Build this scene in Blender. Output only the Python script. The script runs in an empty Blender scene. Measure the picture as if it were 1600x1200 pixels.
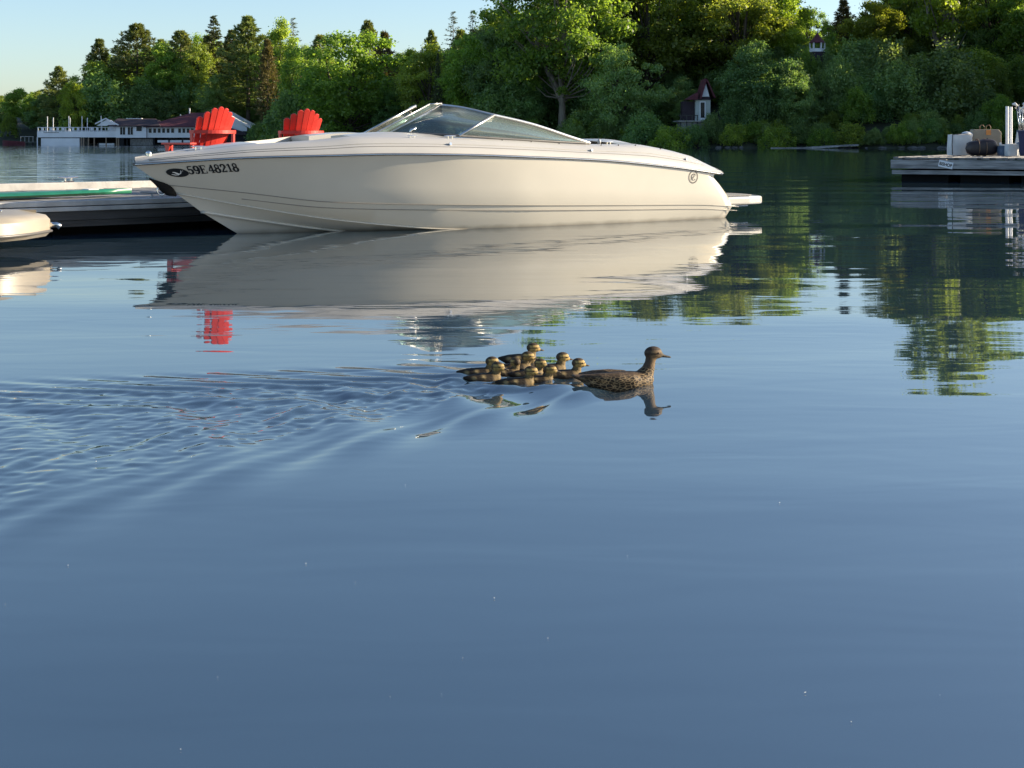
import bpy, bmesh, math, random
import numpy as np
from mathutils import Vector, Matrix

random.seed(7)
R = math.radians
sc = bpy.context.scene
COL = sc.collection

# ------------------------------------------------------------------ camera, sky, sun, exposure
F, CH, HY = 2200.0, 1.1, 217.0            # focal length in photo pixels, eye height, horizon row
cam_d = bpy.data.cameras.new('camera'); cam = bpy.data.objects.new('camera', cam_d); COL.objects.link(cam)
cam.location = (0, 0, CH); cam.rotation_euler = (R(90), 0, 0)
cam_d.sensor_width = 36.0; cam_d.lens = 36.0 * F / 1600.0
cam_d.shift_y = (HY - 600.0) / 1600.0
cam_d.clip_start = 0.05; cam_d.clip_end = 6000
sc.camera = cam

SUN_AZ, SUN_EL = R(12.5), R(18.0)         # direction towards the sun: angle from +X, elevation
world = bpy.data.worlds.new('World'); sc.world = world; world.use_nodes = True
nt = world.node_tree; nt.nodes.clear()
wo = nt.nodes.new('ShaderNodeOutputWorld'); bg = nt.nodes.new('ShaderNodeBackground')
sky = nt.nodes.new('ShaderNodeTexSky'); sky.sky_type = 'NISHITA'; sky.sun_disc = False
sky.sun_elevation = SUN_EL; sky.sun_rotation = R(90) - SUN_AZ
sky.air_density = 1.0; sky.dust_density = 1.9; sky.ozone_density = 2.4; sky.altitude = 1000
bg.inputs['Strength'].default_value = 0.092
nt.links.new(sky.outputs[0], bg.inputs[0]); nt.links.new(bg.outputs[0], wo.inputs[0])

sun_d = bpy.data.lights.new('sun', 'SUN'); sun_d.energy = 5.0; sun_d.angle = R(0.5); sun_d.color = (1.0, 0.85, 0.64)
sun = bpy.data.objects.new('sun', sun_d); COL.objects.link(sun)
sdir = Vector((math.cos(SUN_EL) * math.cos(SUN_AZ), math.cos(SUN_EL) * math.sin(SUN_AZ), math.sin(SUN_EL)))
sun.rotation_euler = sdir.to_track_quat('Z', 'Y').to_euler()

vs = sc.view_settings
vs.view_transform = 'Standard'; vs.look = 'None'; vs.gamma = 1.0; vs.use_curve_mapping = False
vs.exposure = 1.24
sc.cycles.use_denoising = True
sc.cycles.max_bounces = 8; sc.cycles.diffuse_bounces = 3; sc.cycles.glossy_bounces = 4
sc.cycles.transmission_bounces = 6; sc.cycles.transparent_max_bounces = 8
sc.cycles.caustics_reflective = True; sc.cycles.caustics_refractive = False
sc.cycles.sample_clamp_indirect = 4.0

# ------------------------------------------------------------------ helpers
def at(x, D):                      # lateral position of photo column x at distance D
    return (x - 800.0) / F * D
def zz(y, D):                      # height of photo row y at distance D
    return CH - (y - HY) / F * D

def tag(o, label=None, cat=None, group=None, kind=None):
    if label: o['label'] = label
    if cat: o['category'] = cat
    if group: o['group'] = group
    if kind: o['kind'] = kind
    return o

def empty(name, loc=(0, 0, 0), rz=0.0, label=None, cat=None, group=None):
    o = bpy.data.objects.new(name, None); COL.objects.link(o)
    o.location = loc; o.rotation_euler = (0, 0, rz); o.empty_display_size = 0.2
    return tag(o, label, cat, group)

def copy_tree(o, parent=None):
    c = o.copy(); COL.objects.link(c); c.parent = parent
    for ch in list(o.children): copy_tree(ch, c)
    return c

class MB:
    def __init__(self): self.v = []; self.f = []; self.m = []; self.cur = 0
    def add(self, vs_, fs):
        b = len(self.v); self.v += [tuple(p) for p in vs_]
        for f in fs: self.f.append(tuple(b + i for i in f)); self.m.append(self.cur)
        return self
    def box(self, c, s, rot=None, taper=1.0):
        hx, hy, hz = s[0] / 2, s[1] / 2, s[2] / 2
        pts = []
        for z in (-1, 1):
            k = taper if z > 0 else 1
            for x, y in ((-1, -1), (1, -1), (1, 1), (-1, 1)): pts.append(Vector((x * hx * k, y * hy * k, z * hz)))
        if rot is not None: pts = [rot @ p for p in pts]
        c = Vector(c)
        return self.add([c + p for p in pts], [(0, 3, 2, 1), (4, 5, 6, 7), (0, 1, 5, 4), (1, 2, 6, 5), (2, 3, 7, 6), (3, 0, 4, 7)])
    def tube(self, pts, r, n=8, cap=True, sq=(1, 1)):
        pts = [Vector(p) for p in pts]; rr = r if isinstance(r, (list, tuple)) else [r] * len(pts)
        rings = []; up0 = None
        for i, p in enumerate(pts):
            d = (pts[min(i + 1, len(pts) - 1)] - pts[max(i - 1, 0)])
            if d.length < 1e-9: d = Vector((0, 0, 1))
            d.normalize()
            if up0 is None:
                up0 = Vector((0, 0, 1)) if abs(d.z) < 0.9 else Vector((1, 0, 0))
            a = d.cross(up0)
            if a.length < 1e-6: a = d.orthogonal()
            a.normalize(); b = a.cross(d).normalized(); up0 = b
            rings.append([p + (a * math.cos(2 * math.pi * k / n) * sq[0] + b * math.sin(2 * math.pi * k / n) * sq[1]) * rr[i] for k in range(n)])
        vs_ = [q for r_ in rings for q in r_]; fs = []
        for i in range(len(rings) - 1):
            for k in range(n):
                fs.append((i * n + k, i * n + (k + 1) % n, (i + 1) * n + (k + 1) % n, (i + 1) * n + k))
        if cap:
            fs.append(tuple(range(n - 1, -1, -1))); fs.append(tuple((len(rings) - 1) * n + k for k in range(n)))
        return self.add(vs_, fs)
    def grid(self, P):             # P[i][j]
        ni, nj = len(P), len(P[0])
        return self.add([q for row in P for q in row], [(i * nj + j, i * nj + j + 1, (i + 1) * nj + j + 1, (i + 1) * nj + j) for i in range(ni - 1) for j in range(nj - 1)])
    def prism(self, poly, d):      # poly of 3d points, extruded by vector d
        n = len(poly); d = Vector(d)
        a = [Vector(p) for p in poly]; b = [p + d for p in a]
        return self.add(a + b, [tuple(range(n - 1, -1, -1)), tuple(range(n, 2 * n))] + [(i, (i + 1) % n, n + (i + 1) % n, n + i) for i in range(n)])
    def ball(self, c, r, seg=10, rings=7):
        r = (r, r, r) if not isinstance(r, (tuple, list)) else r
        P = []
        for i in range(rings + 1):
            ph = math.pi * i / rings
            P.append([(c[0] + r[0] * math.sin(ph) * math.cos(2 * math.pi * j / seg), c[1] + r[1] * math.sin(ph) * math.sin(2 * math.pi * j / seg), c[2] + r[2] * math.cos(ph)) for j in range(seg + 1)])
        return self.grid(P)
    def mesh(self, name, mats, smooth=False, fix=True, weld=True):
        me = bpy.data.meshes.new(name); me.from_pydata(self.v, [], self.f)
        for m_ in (mats if isinstance(mats, (list, tuple)) else [mats]): me.materials.append(m_)
        me.polygons.foreach_set('material_index', self.m)
        if fix:
            bm = bmesh.new(); bm.from_mesh(me)
            if weld: bmesh.ops.remove_doubles(bm, verts=bm.verts, dist=1e-5)
            bmesh.ops.recalc_face_normals(bm, faces=bm.faces); bm.to_mesh(me); bm.free()
        if smooth:
            me.polygons.foreach_set('use_smooth', [True] * len(me.polygons))
            if smooth != True: me.set_sharp_from_angle(angle=R(smooth))
        me.update(); return me
    def build(self, name, mats, parent=None, smooth=False, bevel=0, **k):
        o = bpy.data.objects.new(name, self.mesh(name, mats, smooth, **k)); COL.objects.link(o)
        if parent: o.parent = parent
        if bevel:
            b = o.modifiers.new('bevel', 'BEVEL'); b.width = bevel; b.segments = 2; b.limit_method = 'ANGLE'; b.angle_limit = R(40)
        return o

def link_mesh(name, me, parent=None):
    o = bpy.data.objects.new(name, me); COL.objects.link(o)
    if parent: o.parent = parent
    return o

def np_mesh(name, V, Fq, mats, tint=None, smooth=False):     # fast: V (n,3), Fq (m,4) quads
    me = bpy.data.meshes.new(name)
    V = np.ascontiguousarray(V, dtype=np.float32); Fq = np.ascontiguousarray(Fq, dtype=np.int32)
    k = Fq.shape[1]
    me.vertices.add(len(V)); me.vertices.foreach_set('co', V.ravel())
    me.loops.add(Fq.size); me.loops.foreach_set('vertex_index', Fq.ravel())
    me.polygons.add(len(Fq)); me.polygons.foreach_set('loop_start', np.arange(0, Fq.size, k, dtype=np.int32))
    me.polygons.foreach_set('loop_total', np.full(len(Fq), k, dtype=np.int32))
    if smooth: me.polygons.foreach_set('use_smooth', np.ones(len(Fq), dtype=bool))
    for m_ in (mats if isinstance(mats, (list, tuple)) else [mats]): me.materials.append(m_)
    if tint is not None:
        a = me.attributes.new('tint', 'FLOAT', 'FACE'); a.data.foreach_set('value', np.asarray(tint, dtype=np.float32))
    me.update(calc_edges=True)
    return me

# ------------------------------------------------------------------ materials
def new_mat(name):
    m = bpy.data.materials.new(name); m.use_nodes = True
    n = m.node_tree.nodes; return m, m.node_tree, n['Principled BSDF'], n['Material Output']

def pmat(name, col, rough=0.5, metal=0.0, var=0.12, scale=6.0, bump=0.0, bscale=40.0, coat=0.0, stretch=(1, 1, 1), spec=0.5, col2=None, det=4.0):
    m, t, b, o = new_mat(name)
    tc = t.nodes.new('ShaderNodeTexCoord'); mp = t.nodes.new('ShaderNodeMapping'); mp.inputs['Scale'].default_value = stretch
    t.links.new(tc.outputs['Object'], mp.inputs[0])
    nz = t.nodes.new('ShaderNodeTexNoise'); nz.inputs['Scale'].default_value = scale; nz.inputs['Detail'].default_value = det
    t.links.new(mp.outputs[0], nz.inputs['Vector'])
    rp = t.nodes.new('ShaderNodeValToRGB')
    c2 = col2 or tuple(min(1, c * (1 + var)) for c in col)
    c1 = tuple(c * (1 - var) for c in col) if col2 is None else col
    rp.color_ramp.elements[0].position = 0.35; rp.color_ramp.elements[1].position = 0.65
    rp.color_ramp.elements[0].color = (*c1, 1); rp.color_ramp.elements[1].color = (*c2, 1)
    t.links.new(nz.outputs['Fac'], rp.inputs[0]); t.links.new(rp.outputs[0], b.inputs['Base Color'])
    b.inputs['Roughness'].default_value = rough; b.inputs['Metallic'].default_value = metal
    b.inputs['Coat Weight'].default_value = coat; b.inputs['Coat Roughness'].default_value = 0.06
    b.inputs['Specular IOR Level'].default_value = spec
    if bump:
        n2 = t.nodes.new('ShaderNodeTexNoise'); n2.inputs['Scale'].default_value = bscale; n2.inputs['Detail'].default_value = 5
        t.links.new(mp.outputs[0], n2.inputs['Vector'])
        bp = t.nodes.new('ShaderNodeBump'); bp.inputs['Strength'].default_value = bump; bp.inputs['Distance'].default_value = 0.02
        t.links.new(n2.outputs['Fac'], bp.inputs['Height']); t.links.new(bp.outputs[0], b.inputs['Normal'])
    return m

def leaf_mat(name, dark, light, transl=0.35, rough=0.6):
    m, t, b, o = new_mat(name); t.nodes.remove(b)
    at_ = t.nodes.new('ShaderNodeAttribute'); at_.attribute_name = 'tint'
    oi = t.nodes.new('ShaderNodeObjectInfo')
    mx = t.nodes.new('ShaderNodeMix'); mx.data_type = 'RGBA'
    mx.inputs[6].default_value = (*dark, 1); mx.inputs[7].default_value = (*light, 1)
    t.links.new(at_.outputs['Fac'], mx.inputs[0])
    hs = t.nodes.new('ShaderNodeHueSaturation')
    mr = t.nodes.new('ShaderNodeMapRange'); mr.inputs[3].default_value = 0.72; mr.inputs[4].default_value = 1.28
    mh = t.nodes.new('ShaderNodeMapRange'); mh.inputs[3].default_value = 0.48; mh.inputs[4].default_value = 0.52
    ml = t.nodes.new('ShaderNodeMath'); ml.operation = 'MULTIPLY'; ml.inputs[1].default_value = 7.31
    fr = t.nodes.new('ShaderNodeMath'); fr.operation = 'FRACT'
    t.links.new(oi.outputs['Random'], mr.inputs[0]); t.links.new(oi.outputs['Random'], ml.inputs[0]); t.links.new(ml.outputs[0], fr.inputs[0])
    t.links.new(fr.outputs[0], mh.inputs[0])
    t.links.new(mr.outputs[0], hs.inputs['Value']); t.links.new(mh.outputs[0], hs.inputs['Hue'])
    t.links.new(mx.outputs[2], hs.inputs['Color'])
    df = t.nodes.new('ShaderNodeBsdfDiffuse'); tr = t.nodes.new('ShaderNodeBsdfTranslucent'); gl = t.nodes.new('ShaderNodeBsdfGlossy')
    gl.inputs['Roughness'].default_value = 0.45; gl.inputs['Color'].default_value = (0.5, 0.5, 0.5, 1)
    m1 = t.nodes.new('ShaderNodeMixShader'); m1.inputs[0].default_value = transl
    m2 = t.nodes.new('ShaderNodeMixShader'); m2.inputs[0].default_value = 0.04
    t.links.new(hs.outputs[0], df.inputs['Color'])
    tm = t.nodes.new('ShaderNodeMix'); tm.data_type = 'RGBA'; tm.blend_type = 'MULTIPLY'; tm.inputs[0].default_value = 1.0; tm.inputs[7].default_value = (2.25, 2.2, 0.9, 1)
    t.links.new(hs.outputs[0], tm.inputs[6]); t.links.new(tm.outputs[2], tr.inputs['Color'])
    t.links.new(df.outputs[0], m1.inputs[1]); t.links.new(tr.outputs[0], m1.inputs[2])
    t.links.new(m1.outputs[0], m2.inputs[1]); t.links.new(gl.outputs[0], m2.inputs[2])
    t.links.new(m2.outputs[0], o.inputs['Surface'])
    return m

M = {}
M['gelcoat'] = pmat('gelcoat', (0.55, 0.515, 0.435), 0.2, var=0.02, scale=2, coat=0.6)
def add_stain(m):
    t = m.node_tree; b = t.nodes['Principled BSDF']; src = b.inputs['Base Color'].links[0].from_socket
    tc = t.nodes.new('ShaderNodeTexCoord'); sp = t.nodes.new('ShaderNodeSeparateXYZ'); t.links.new(tc.outputs['Object'], sp.inputs[0])
    nz = t.nodes.new('ShaderNodeTexNoise'); nz.inputs['Scale'].default_value = 5; nz.inputs['Detail'].default_value = 6; t.links.new(tc.outputs['Object'], nz.inputs['Vector'])
    ad = t.nodes.new('ShaderNodeMath'); ad.operation = 'MULTIPLY_ADD'; ad.inputs[1].default_value = 0.05; t.links.new(nz.outputs['Fac'], ad.inputs[0]); t.links.new(sp.outputs[2], ad.inputs[2])
    mr = t.nodes.new('ShaderNodeMapRange'); mr.inputs[1].default_value = 0.075; mr.inputs[2].default_value = 0.025; mr.inputs[4].default_value = 0.55; t.links.new(ad.outputs[0], mr.inputs[0])
    mx = t.nodes.new('ShaderNodeMix'); mx.data_type = 'RGBA'; mx.inputs[7].default_value = (0.13, 0.11, 0.075, 1)
    t.links.new(mr.outputs[0], mx.inputs[0]); t.links.new(src, mx.inputs[6]); t.links.new(mx.outputs[2], b.inputs['Base Color'])
add_stain(M['gelcoat'])
M['old_gelcoat'] = pmat('old_cream_gelcoat', (0.27, 0.24, 0.19), 0.4, var=0.06, scale=2)
M['deck_white'] = pmat('deck_gelcoat', (0.43, 0.418, 0.39), 0.28, var=0.02, scale=3, coat=0.2)
M['steel'] = pmat('stainless', (0.72, 0.71, 0.69), 0.16, 1.0, 0.05)
M['alu'] = pmat('anodised_frame', (0.62, 0.61, 0.58), 0.3, 0.8, 0.05)
M['rubber'] = pmat('black_rubber', (0.018, 0.018, 0.02), 0.45)
M['shade_guard_black'] = pmat('dock_shade_and_guard_black', (0.012, 0.012, 0.012), 0.9, spec=0.1)  # dark shade under the docks put into the floats; also the stem guard
M['rail_dark'] = pmat('rub_rail_grey', (0.10, 0.095, 0.09), 0.4)
M['ink'] = pmat('black_decal', (0.012, 0.012, 0.012), 0.3, var=0.0)
M['pin_line'] = pmat('grey_pinstripe', (0.22, 0.20, 0.17), 0.35, var=0.0)
M['ink_shadow_grey'] = pmat('grey_decal_groove_shadow', (0.11, 0.10, 0.09), 0.35, var=0.0)  # emblem print, and the shadow drawn along the deck groove
M['white_ink'] = pmat('white_decal', (0.75, 0.75, 0.72), 0.4, var=0.0)
M['vinyl'] = pmat('cream_vinyl', (0.62, 0.57, 0.46), 0.5, bump=0.1)
M['dash'] = pmat('dark_dash', (0.06, 0.055, 0.05), 0.5)
M['mesh_grey'] = pmat('grey_nonskid', (0.26, 0.25, 0.22), 0.8, bump=0.3, bscale=150)
M['red'] = pmat('red_painted_wood', (0.56, 0.036, 0.024), 0.42, var=0.10, scale=5, stretch=(1, 1, 0.2), bump=0.05)
M['dock_top'] = pmat('weathered_deck_board', (0.22, 0.212, 0.20), 0.75, var=0.3, scale=5, stretch=(1, 1, 1), bump=0.25, bscale=30)
M['dock_pale'] = pmat('pale_rim_board', (0.42, 0.41, 0.39), 0.7, var=0.18, scale=4, bump=0.15)
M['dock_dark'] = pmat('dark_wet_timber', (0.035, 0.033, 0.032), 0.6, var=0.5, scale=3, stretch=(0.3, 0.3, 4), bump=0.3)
M['old_wood'] = pmat('old_grey_plank', (0.16, 0.155, 0.15), 0.8, scale=3, stretch=(0.5, 1, 6), col2=(0.40, 0.39, 0.37), bump=0.3, det=8)
M['green_plastic'] = pmat('green_board', (0.015, 0.16, 0.09), 0.4, var=0.15)
M['white_paint'] = pmat('white_house_paint', (0.80, 0.80, 0.80), 0.6, var=0.05, scale=0.6)
M['pale_wall'] = pmat('pale_green_wall', (0.42, 0.46, 0.43), 0.7, var=0.08, scale=1.0)
M['roof'] = pmat('maroon_roof', (0.10, 0.022, 0.030), 0.8, var=0.2, scale=2.0, bump=0.2, bscale=6)
M['roof_dark'] = pmat('dark_roof', (0.035, 0.022, 0.030), 0.8, var=0.2, scale=2.0)
M['pane_dark'] = pmat('dark_window_glass', (0.015, 0.017, 0.02), 0.25, var=0.1, spec=0.25)
M['shade_pier_black'] = pmat('interior_shade_and_pier_black', (0.012, 0.012, 0.013), 0.9)  # shade inside the slips put into the colour; also piers and posts
M['concrete'] = pmat('concrete_wall', (0.30, 0.30, 0.29), 0.85, var=0.15)
M['wood_post'] = pmat('timber_post', (0.30, 0.22, 0.15), 0.8)
M['bark'] = pmat('bark', (0.085, 0.068, 0.052), 0.9, var=0.35, scale=3, stretch=(1, 1, 0.3), bump=0.5, bscale=12)
M['pale_bark'] = pmat('pale_bark', (0.20, 0.17, 0.135), 0.9, var=0.3, scale=3, stretch=(1, 1, 0.3), bump=0.4, bscale=12)
M['earth'] = pmat('forest_floor', (0.030, 0.034, 0.016), 0.95, var=0.5, scale=0.4, bump=0.5, bscale=3)  # soil colour kept very dark to carry the shadows under the trees
M['rock'] = pmat('shore_rock', (0.12, 0.115, 0.11), 0.9, var=0.4, scale=2, bump=0.4)
M['deciduous'] = leaf_mat('deciduous_leaves', (0.115, 0.190, 0.042), (0.25, 0.32, 0.060), 0.5)
M['yellow_leaf'] = leaf_mat('yellow_green_leaves', (0.17, 0.25, 0.032), (0.31, 0.37, 0.055), 0.5)
M['dark_leaf'] = leaf_mat('dark_green_leaves', (0.115, 0.200, 0.078), (0.225, 0.310, 0.11), 0.4)
M['pine'] = leaf_mat('pine_needles', (0.085, 0.125, 0.048), (0.22, 0.23, 0.080), 0.3)
M['spruce'] = leaf_mat('spruce_needles', (0.055, 0.085, 0.042), (0.14, 0.16, 0.075), 0.25)
M['larch'] = leaf_mat('brown_needles', (0.085, 0.075, 0.032), (0.15, 0.13, 0.055), 0.2)

# glass of the windshield
def glass_mat(name, tint):
    m, t, b, o = new_mat(name); t.nodes.remove(b)
    tr = t.nodes.new('ShaderNodeBsdfTransparent'); tr.inputs[0].default_value = (*tint, 1)
    gl = t.nodes.new('ShaderNodeBsdfGlossy'); gl.inputs['Roughness'].default_value = 0.02
    lw = t.nodes.new('ShaderNodeFresnel'); lw.inputs[0].default_value = 1.5
    ad = t.nodes.new('ShaderNodeMath'); ad.operation = 'ADD'; ad.inputs[1].default_value = 0.05
    mx = t.nodes.new('ShaderNodeMixShader')
    t.links.new(lw.outputs[0], ad.inputs[0]); t.links.new(ad.outputs[0], mx.inputs[0])
    df = t.nodes.new('ShaderNodeBsdfDiffuse'); df.inputs[0].default_value = (0.50, 0.62, 0.56, 1); m0 = t.nodes.new('ShaderNodeMixShader'); m0.inputs[0].default_value = 0.18
    t.links.new(tr.outputs[0], m0.inputs[1]); t.links.new(df.outputs[0], m0.inputs[2])
    t.links.new(m0.outputs[0], mx.inputs[1]); t.links.new(gl.outputs[0], mx.inputs[2]); t.links.new(mx.outputs[0], o.inputs['Surface'])
    return m
M['glass'] = glass_mat('tinted_windshield_glass', (0.62, 0.80, 0.76))

# ------------------------------------------------------------------ lake
def kelvin(X, Y, k0, a0=0.02):
    """steady ship-wave pattern of a small body moving towards +X, at rest in its own frame"""
    th = np.linspace(-1.42, 1.42, 141)
    out = np.zeros_like(X)
    for t in th:
        k = k0 / math.cos(t) ** 2
        out += np.exp(-k * a0) * np.sin(k * (X * math.cos(t) + Y * math.sin(t))) * (1 / math.cos(t) ** 0.5)
    out *= (th[1] - th[0])
    m = np.clip(-X / 0.12, 0, 1); m = m * m * (3 - 2 * m)
    r = np.hypot(X, Y)
    return out * m * np.exp(-r / 5.0)

WAKE = R(32)
HEAD = R(23)                                # heading of the ducks
DUCKLINGS = [  # photo column of the head, distance, heading change, head turn
    (768.6, 6.60, -4, 0), (777.6, 6.46, 3, -25), (807.6, 6.62, 2, 100), (832.8, 6.92, -3, 0), (824.4, 6.71, 5, -20),
    (829.4, 6.35, -2, -15), (844, 6.57, 3, -30), (859.8, 6.42, -6, -10), (878.9, 6.68, 2, 5), (903.6, 6.53, 0, 0)]
MOTHER = (at(965, 6.3), 6.3)

def build_lake():
    def axis(fine0, fine1, step, lo, hi, growth):
        a = list(np.arange(fine0, fine1 + 1e-9, step))
        s = step; x = fine1
        while x < hi: s *= growth; x += s; a.append(x)
        s = step; x = fine0; b = []
        while x > lo: s *= growth; x -= s; b.append(x)
        return np.array(b[::-1] + a)
    xs = axis(-2.7, 1.1, 0.0105, -900, 900, 1.22); ys = axis(2.4, 7.6, 0.0110, -900, 1500, 1.22)
    X, Y = np.meshgrid(xs, ys, indexing='ij'); Z = np.zeros_like(X)
    c, s = math.cos(WAKE), math.sin(WAKE)
    i0, i1 = np.searchsorted(xs, -3.4), np.searchsorted(xs, 1.1); j0, j1 = np.searchsorted(ys, 2.1), np.searchsorted(ys, 7.9)
    xx, yy = X[i0:i1, j0:j1], Y[i0:i1, j0:j1]
    # one pattern on a lookup grid, then read for each bird
    gx = np.arange(-4.6, 0.301, 0.0125); gy = np.arange(-3.2, 3.201, 0.0125)
    GX, GY = np.meshgrid(gx, gy, indexing='ij')
    pats = [kelvin(GX, GY, 11.0, 0.030), kelvin(GX, GY, 22.0, 0.013)]
    def look(P, px, py):
        fx = np.clip((px - gx[0]) / 0.0125, 0, len(gx) - 1.001); fy = np.clip((py - gy[0]) / 0.0125, 0, len(gy) - 1.001)
        ix, iy = fx.astype(int), fy.astype(int); ax, ay = fx - ix, fy - iy
        return (P[ix, iy] * (1 - ax) * (1 - ay) + P[ix + 1, iy] * ax * (1 - ay) + P[ix, iy + 1] * (1 - ax) * ay + P[ix + 1, iy + 1] * ax * ay)
    z = np.zeros_like(xx)
    src = [(MOTHER[0] + 0.10, MOTHER[1] + 0.04, 0.020, 0)] + [(at(p[0], p[1]), p[1], 0.0075, 1) for p in DUCKLINGS]
    for sx, sy, amp, k in src:
        dx, dy = xx - sx, yy - sy
        lx_, ly_ = dx * c + dy * s, -dx * s + dy * c
        wedge = np.clip((0.10 - lx_ * 0.40 - np.abs(ly_)) / (0.10 - lx_ * 0.10), 0, 1)
        z += amp * look(pats[k], lx_, ly_) * wedge
    # churned water inside the wake
    cx, cy = at(850, 6.5), 6.5
    dx, dy = xx - cx, yy - cy; lx, ly = dx * c + dy * s, -dx * s + dy * c
    ins = np.clip((0.10 - lx * 0.36 - np.abs(ly)) / 0.12, 0, 1) * np.clip(-lx / 0.2 + 1.0, 0, 1) * np.exp(lx / 1.9)
    rng = np.random.RandomState(3); ch = np.zeros_like(xx)
    for _ in range(40):
        k = rng.uniform(28, 120); a = rng.uniform(0, 2 * math.pi)
        ch += np.sin(k * (xx * math.cos(a) + yy * math.sin(a)) + rng.uniform(0, 6.28)) * (35 / k)
    z += ins * ch * 0.00095
    # fade to flat at the border of the fine patch
    e = np.minimum.reduce([(xx - xx.min()) / 0.6, (yy - yy.min()) / 0.5, (xx.max() - xx) / 0.15, (yy.max() - yy) / 0.4])
    z *= np.clip(e, 0, 1)
    Z[i0:i1, j0:j1] = z
    ni, nj = X.shape
    idx = np.arange(ni * nj).reshape(ni, nj)
    Fq = np.stack([idx[:-1, :-1], idx[1:, :-1], idx[1:, 1:], idx[:-1, 1:]], -1).reshape(-1, 4)
    m, t, b, o = new_mat('lake_water')
    b.inputs['Base Color'].default_value = (0.019, 0.039, 0.060, 1); b.inputs['Roughness'].default_value = 0.02
    b.inputs['IOR'].default_value = 2.7
    g = t.nodes.new('ShaderNodeNewGeometry')
    def noise(sx, sy, det, rot=0.0, dist=0.0):
        mp = t.nodes.new('ShaderNodeMapping'); mp.inputs['Scale'].default_value = (sx, sy, 1); mp.inputs['Rotation'].default_value = (0, 0, rot)
        n = t.nodes.new('ShaderNodeTexNoise'); n.inputs['Scale'].default_value = 1; n.inputs['Detail'].default_value = det
        n.inputs['Roughness'].default_value = 0.45; n.inputs['Distortion'].default_value = dist
        t.links.new(g.outputs['Position'], mp.inputs[0]); t.links.new(mp.outputs[0], n.inputs['Vector']); return n.outputs['Fac']
    def math_(op, a, b_=None, c_=None):
        n = t.nodes.new('ShaderNodeMath'); n.operation = op
        for i, v in enumerate((a, b_, c_)):
            if v is None: continue
            if isinstance(v, (int, float)): n.inputs[i].default_value = v
            else: t.links.new(v, n.inputs[i])
        return n.outputs[0]
    def smooth(v, lo, hi):
        n = t.nodes.new('ShaderNodeMapRange'); n.interpolation_type = 'SMOOTHSTEP'
        n.inputs[1].default_value = lo; n.inputs[2].default_value = hi; t.links.new(v, n.inputs[0]); return n.outputs[0]
    sp = t.nodes.new('ShaderNodeSeparateXYZ'); t.links.new(g.outputs['Position'], sp.inputs[0])
    calm = math_('ADD', math_('MULTIPLY', noise(0.10, 0.42, 1, 0.15), 0.034), math_('ADD', math_('MULTIPLY', noise(0.30, 0.9, 2, 0.1), 0.0060), math_('MULTIPLY', noise(1.1, 3.2, 2, -0.08, 0.4), 0.0021)))
    patchy = smooth(noise(0.10, 0.16, 1), 0.42, 0.62)
    fine = math_('MULTIPLY', math_('MULTIPLY', noise(4.0, 11.0, 2, 0.05), 0.0004), patchy)
    # light breeze on the open water beyond the dock, to the left
    line = math_('ADD', sp.outputs[0], math_('MULTIPLY', sp.outputs[1], 0.14))
    breeze = math_('MULTIPLY', smooth(line, 1.0, -6.0), smooth(sp.outputs[1], 19.0, 30.0))
    chop = math_('MULTIPLY', math_('ADD', math_('MULTIPLY', noise(0.8, 2.4, 2, 0.1, 0.5), 0.022), math_('MULTIPLY', noise(0.22, 0.75, 2, -0.1), 0.06)), breeze)
    far = math_('MULTIPLY', math_('MULTIPLY', noise(0.7, 2.2, 2, 0.06, 0.3), 0.006), smooth(sp.outputs[1], 12.0, 40.0))
    h = math_('ADD', math_('ADD', math_('ADD', calm, fine), chop), far)
    bp = t.nodes.new('ShaderNodeBump'); bp.inputs['Strength'].default_value = 1.0; bp.inputs['Distance'].default_value = 1.0
    t.links.new(h, bp.inputs['Height']); t.links.new(bp.outputs[0], b.inputs['Normal'])
    o_ = link_mesh('lake', np_mesh('lake', np.stack([X, Y, Z], -1).reshape(-1, 3), Fq, m, smooth=True))
    tag(o_, 'calm blue lake with a duck wake', 'water', kind='structure')
build_lake()

# ------------------------------------------------------------------ land round the bay
def sstep(v, a, b):
    t = np.clip((v - a) / (b - a), 0, 1); return t * t * (3 - 2 * t)
SX = np.array([-900, -160, -110, -75, -50, -30, -12, 0, 12, 30, 45, 62, 900.0])
SY = np.array([420, 300, 268, 258, 244, 222, 200, 188, 178, 170, 166, 163, 163.0])
RX = np.array([-900, -200, -120, -85, -60, -42, -25, -8, 8, 20, 32, 60, 100, 900.0])
RH = np.array([14, 12, 8, 9, 10, 7, 3.5, 3.0, 4.5, 7, 12, 13, 13, 14.0])
def shore_d(X, Y):
    d1 = (Y - np.interp(X, SX, SY)) + 1.6 * np.sin(X * 0.31) + 0.8 * np.sin(X * 0.9 + 1)
    d2 = np.minimum(X - 66 + 2.0 * np.sin(Y * 0.13), (Y - 50))
    return np.maximum(d1, d2)
def ground(X, Y):
    X = np.asarray(X, float); Y = np.asarray(Y, float)
    d = shore_d(X, Y); r = np.interp(X, RX, RH)
    up = 0.35 * sstep(d, -0.5, 1.0) + r * (1 - np.exp(-np.maximum(d - 0.5, 0) / 32.0)) + 0.5 * np.sin(X * 0.2 + Y * 0.13) * sstep(d, 4, 20)
    return np.where(d > -0.5, up, np.maximum(-1.5, (d + 0.5) * 0.25))
def gz(x, y): return float(ground(x, y))

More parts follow.
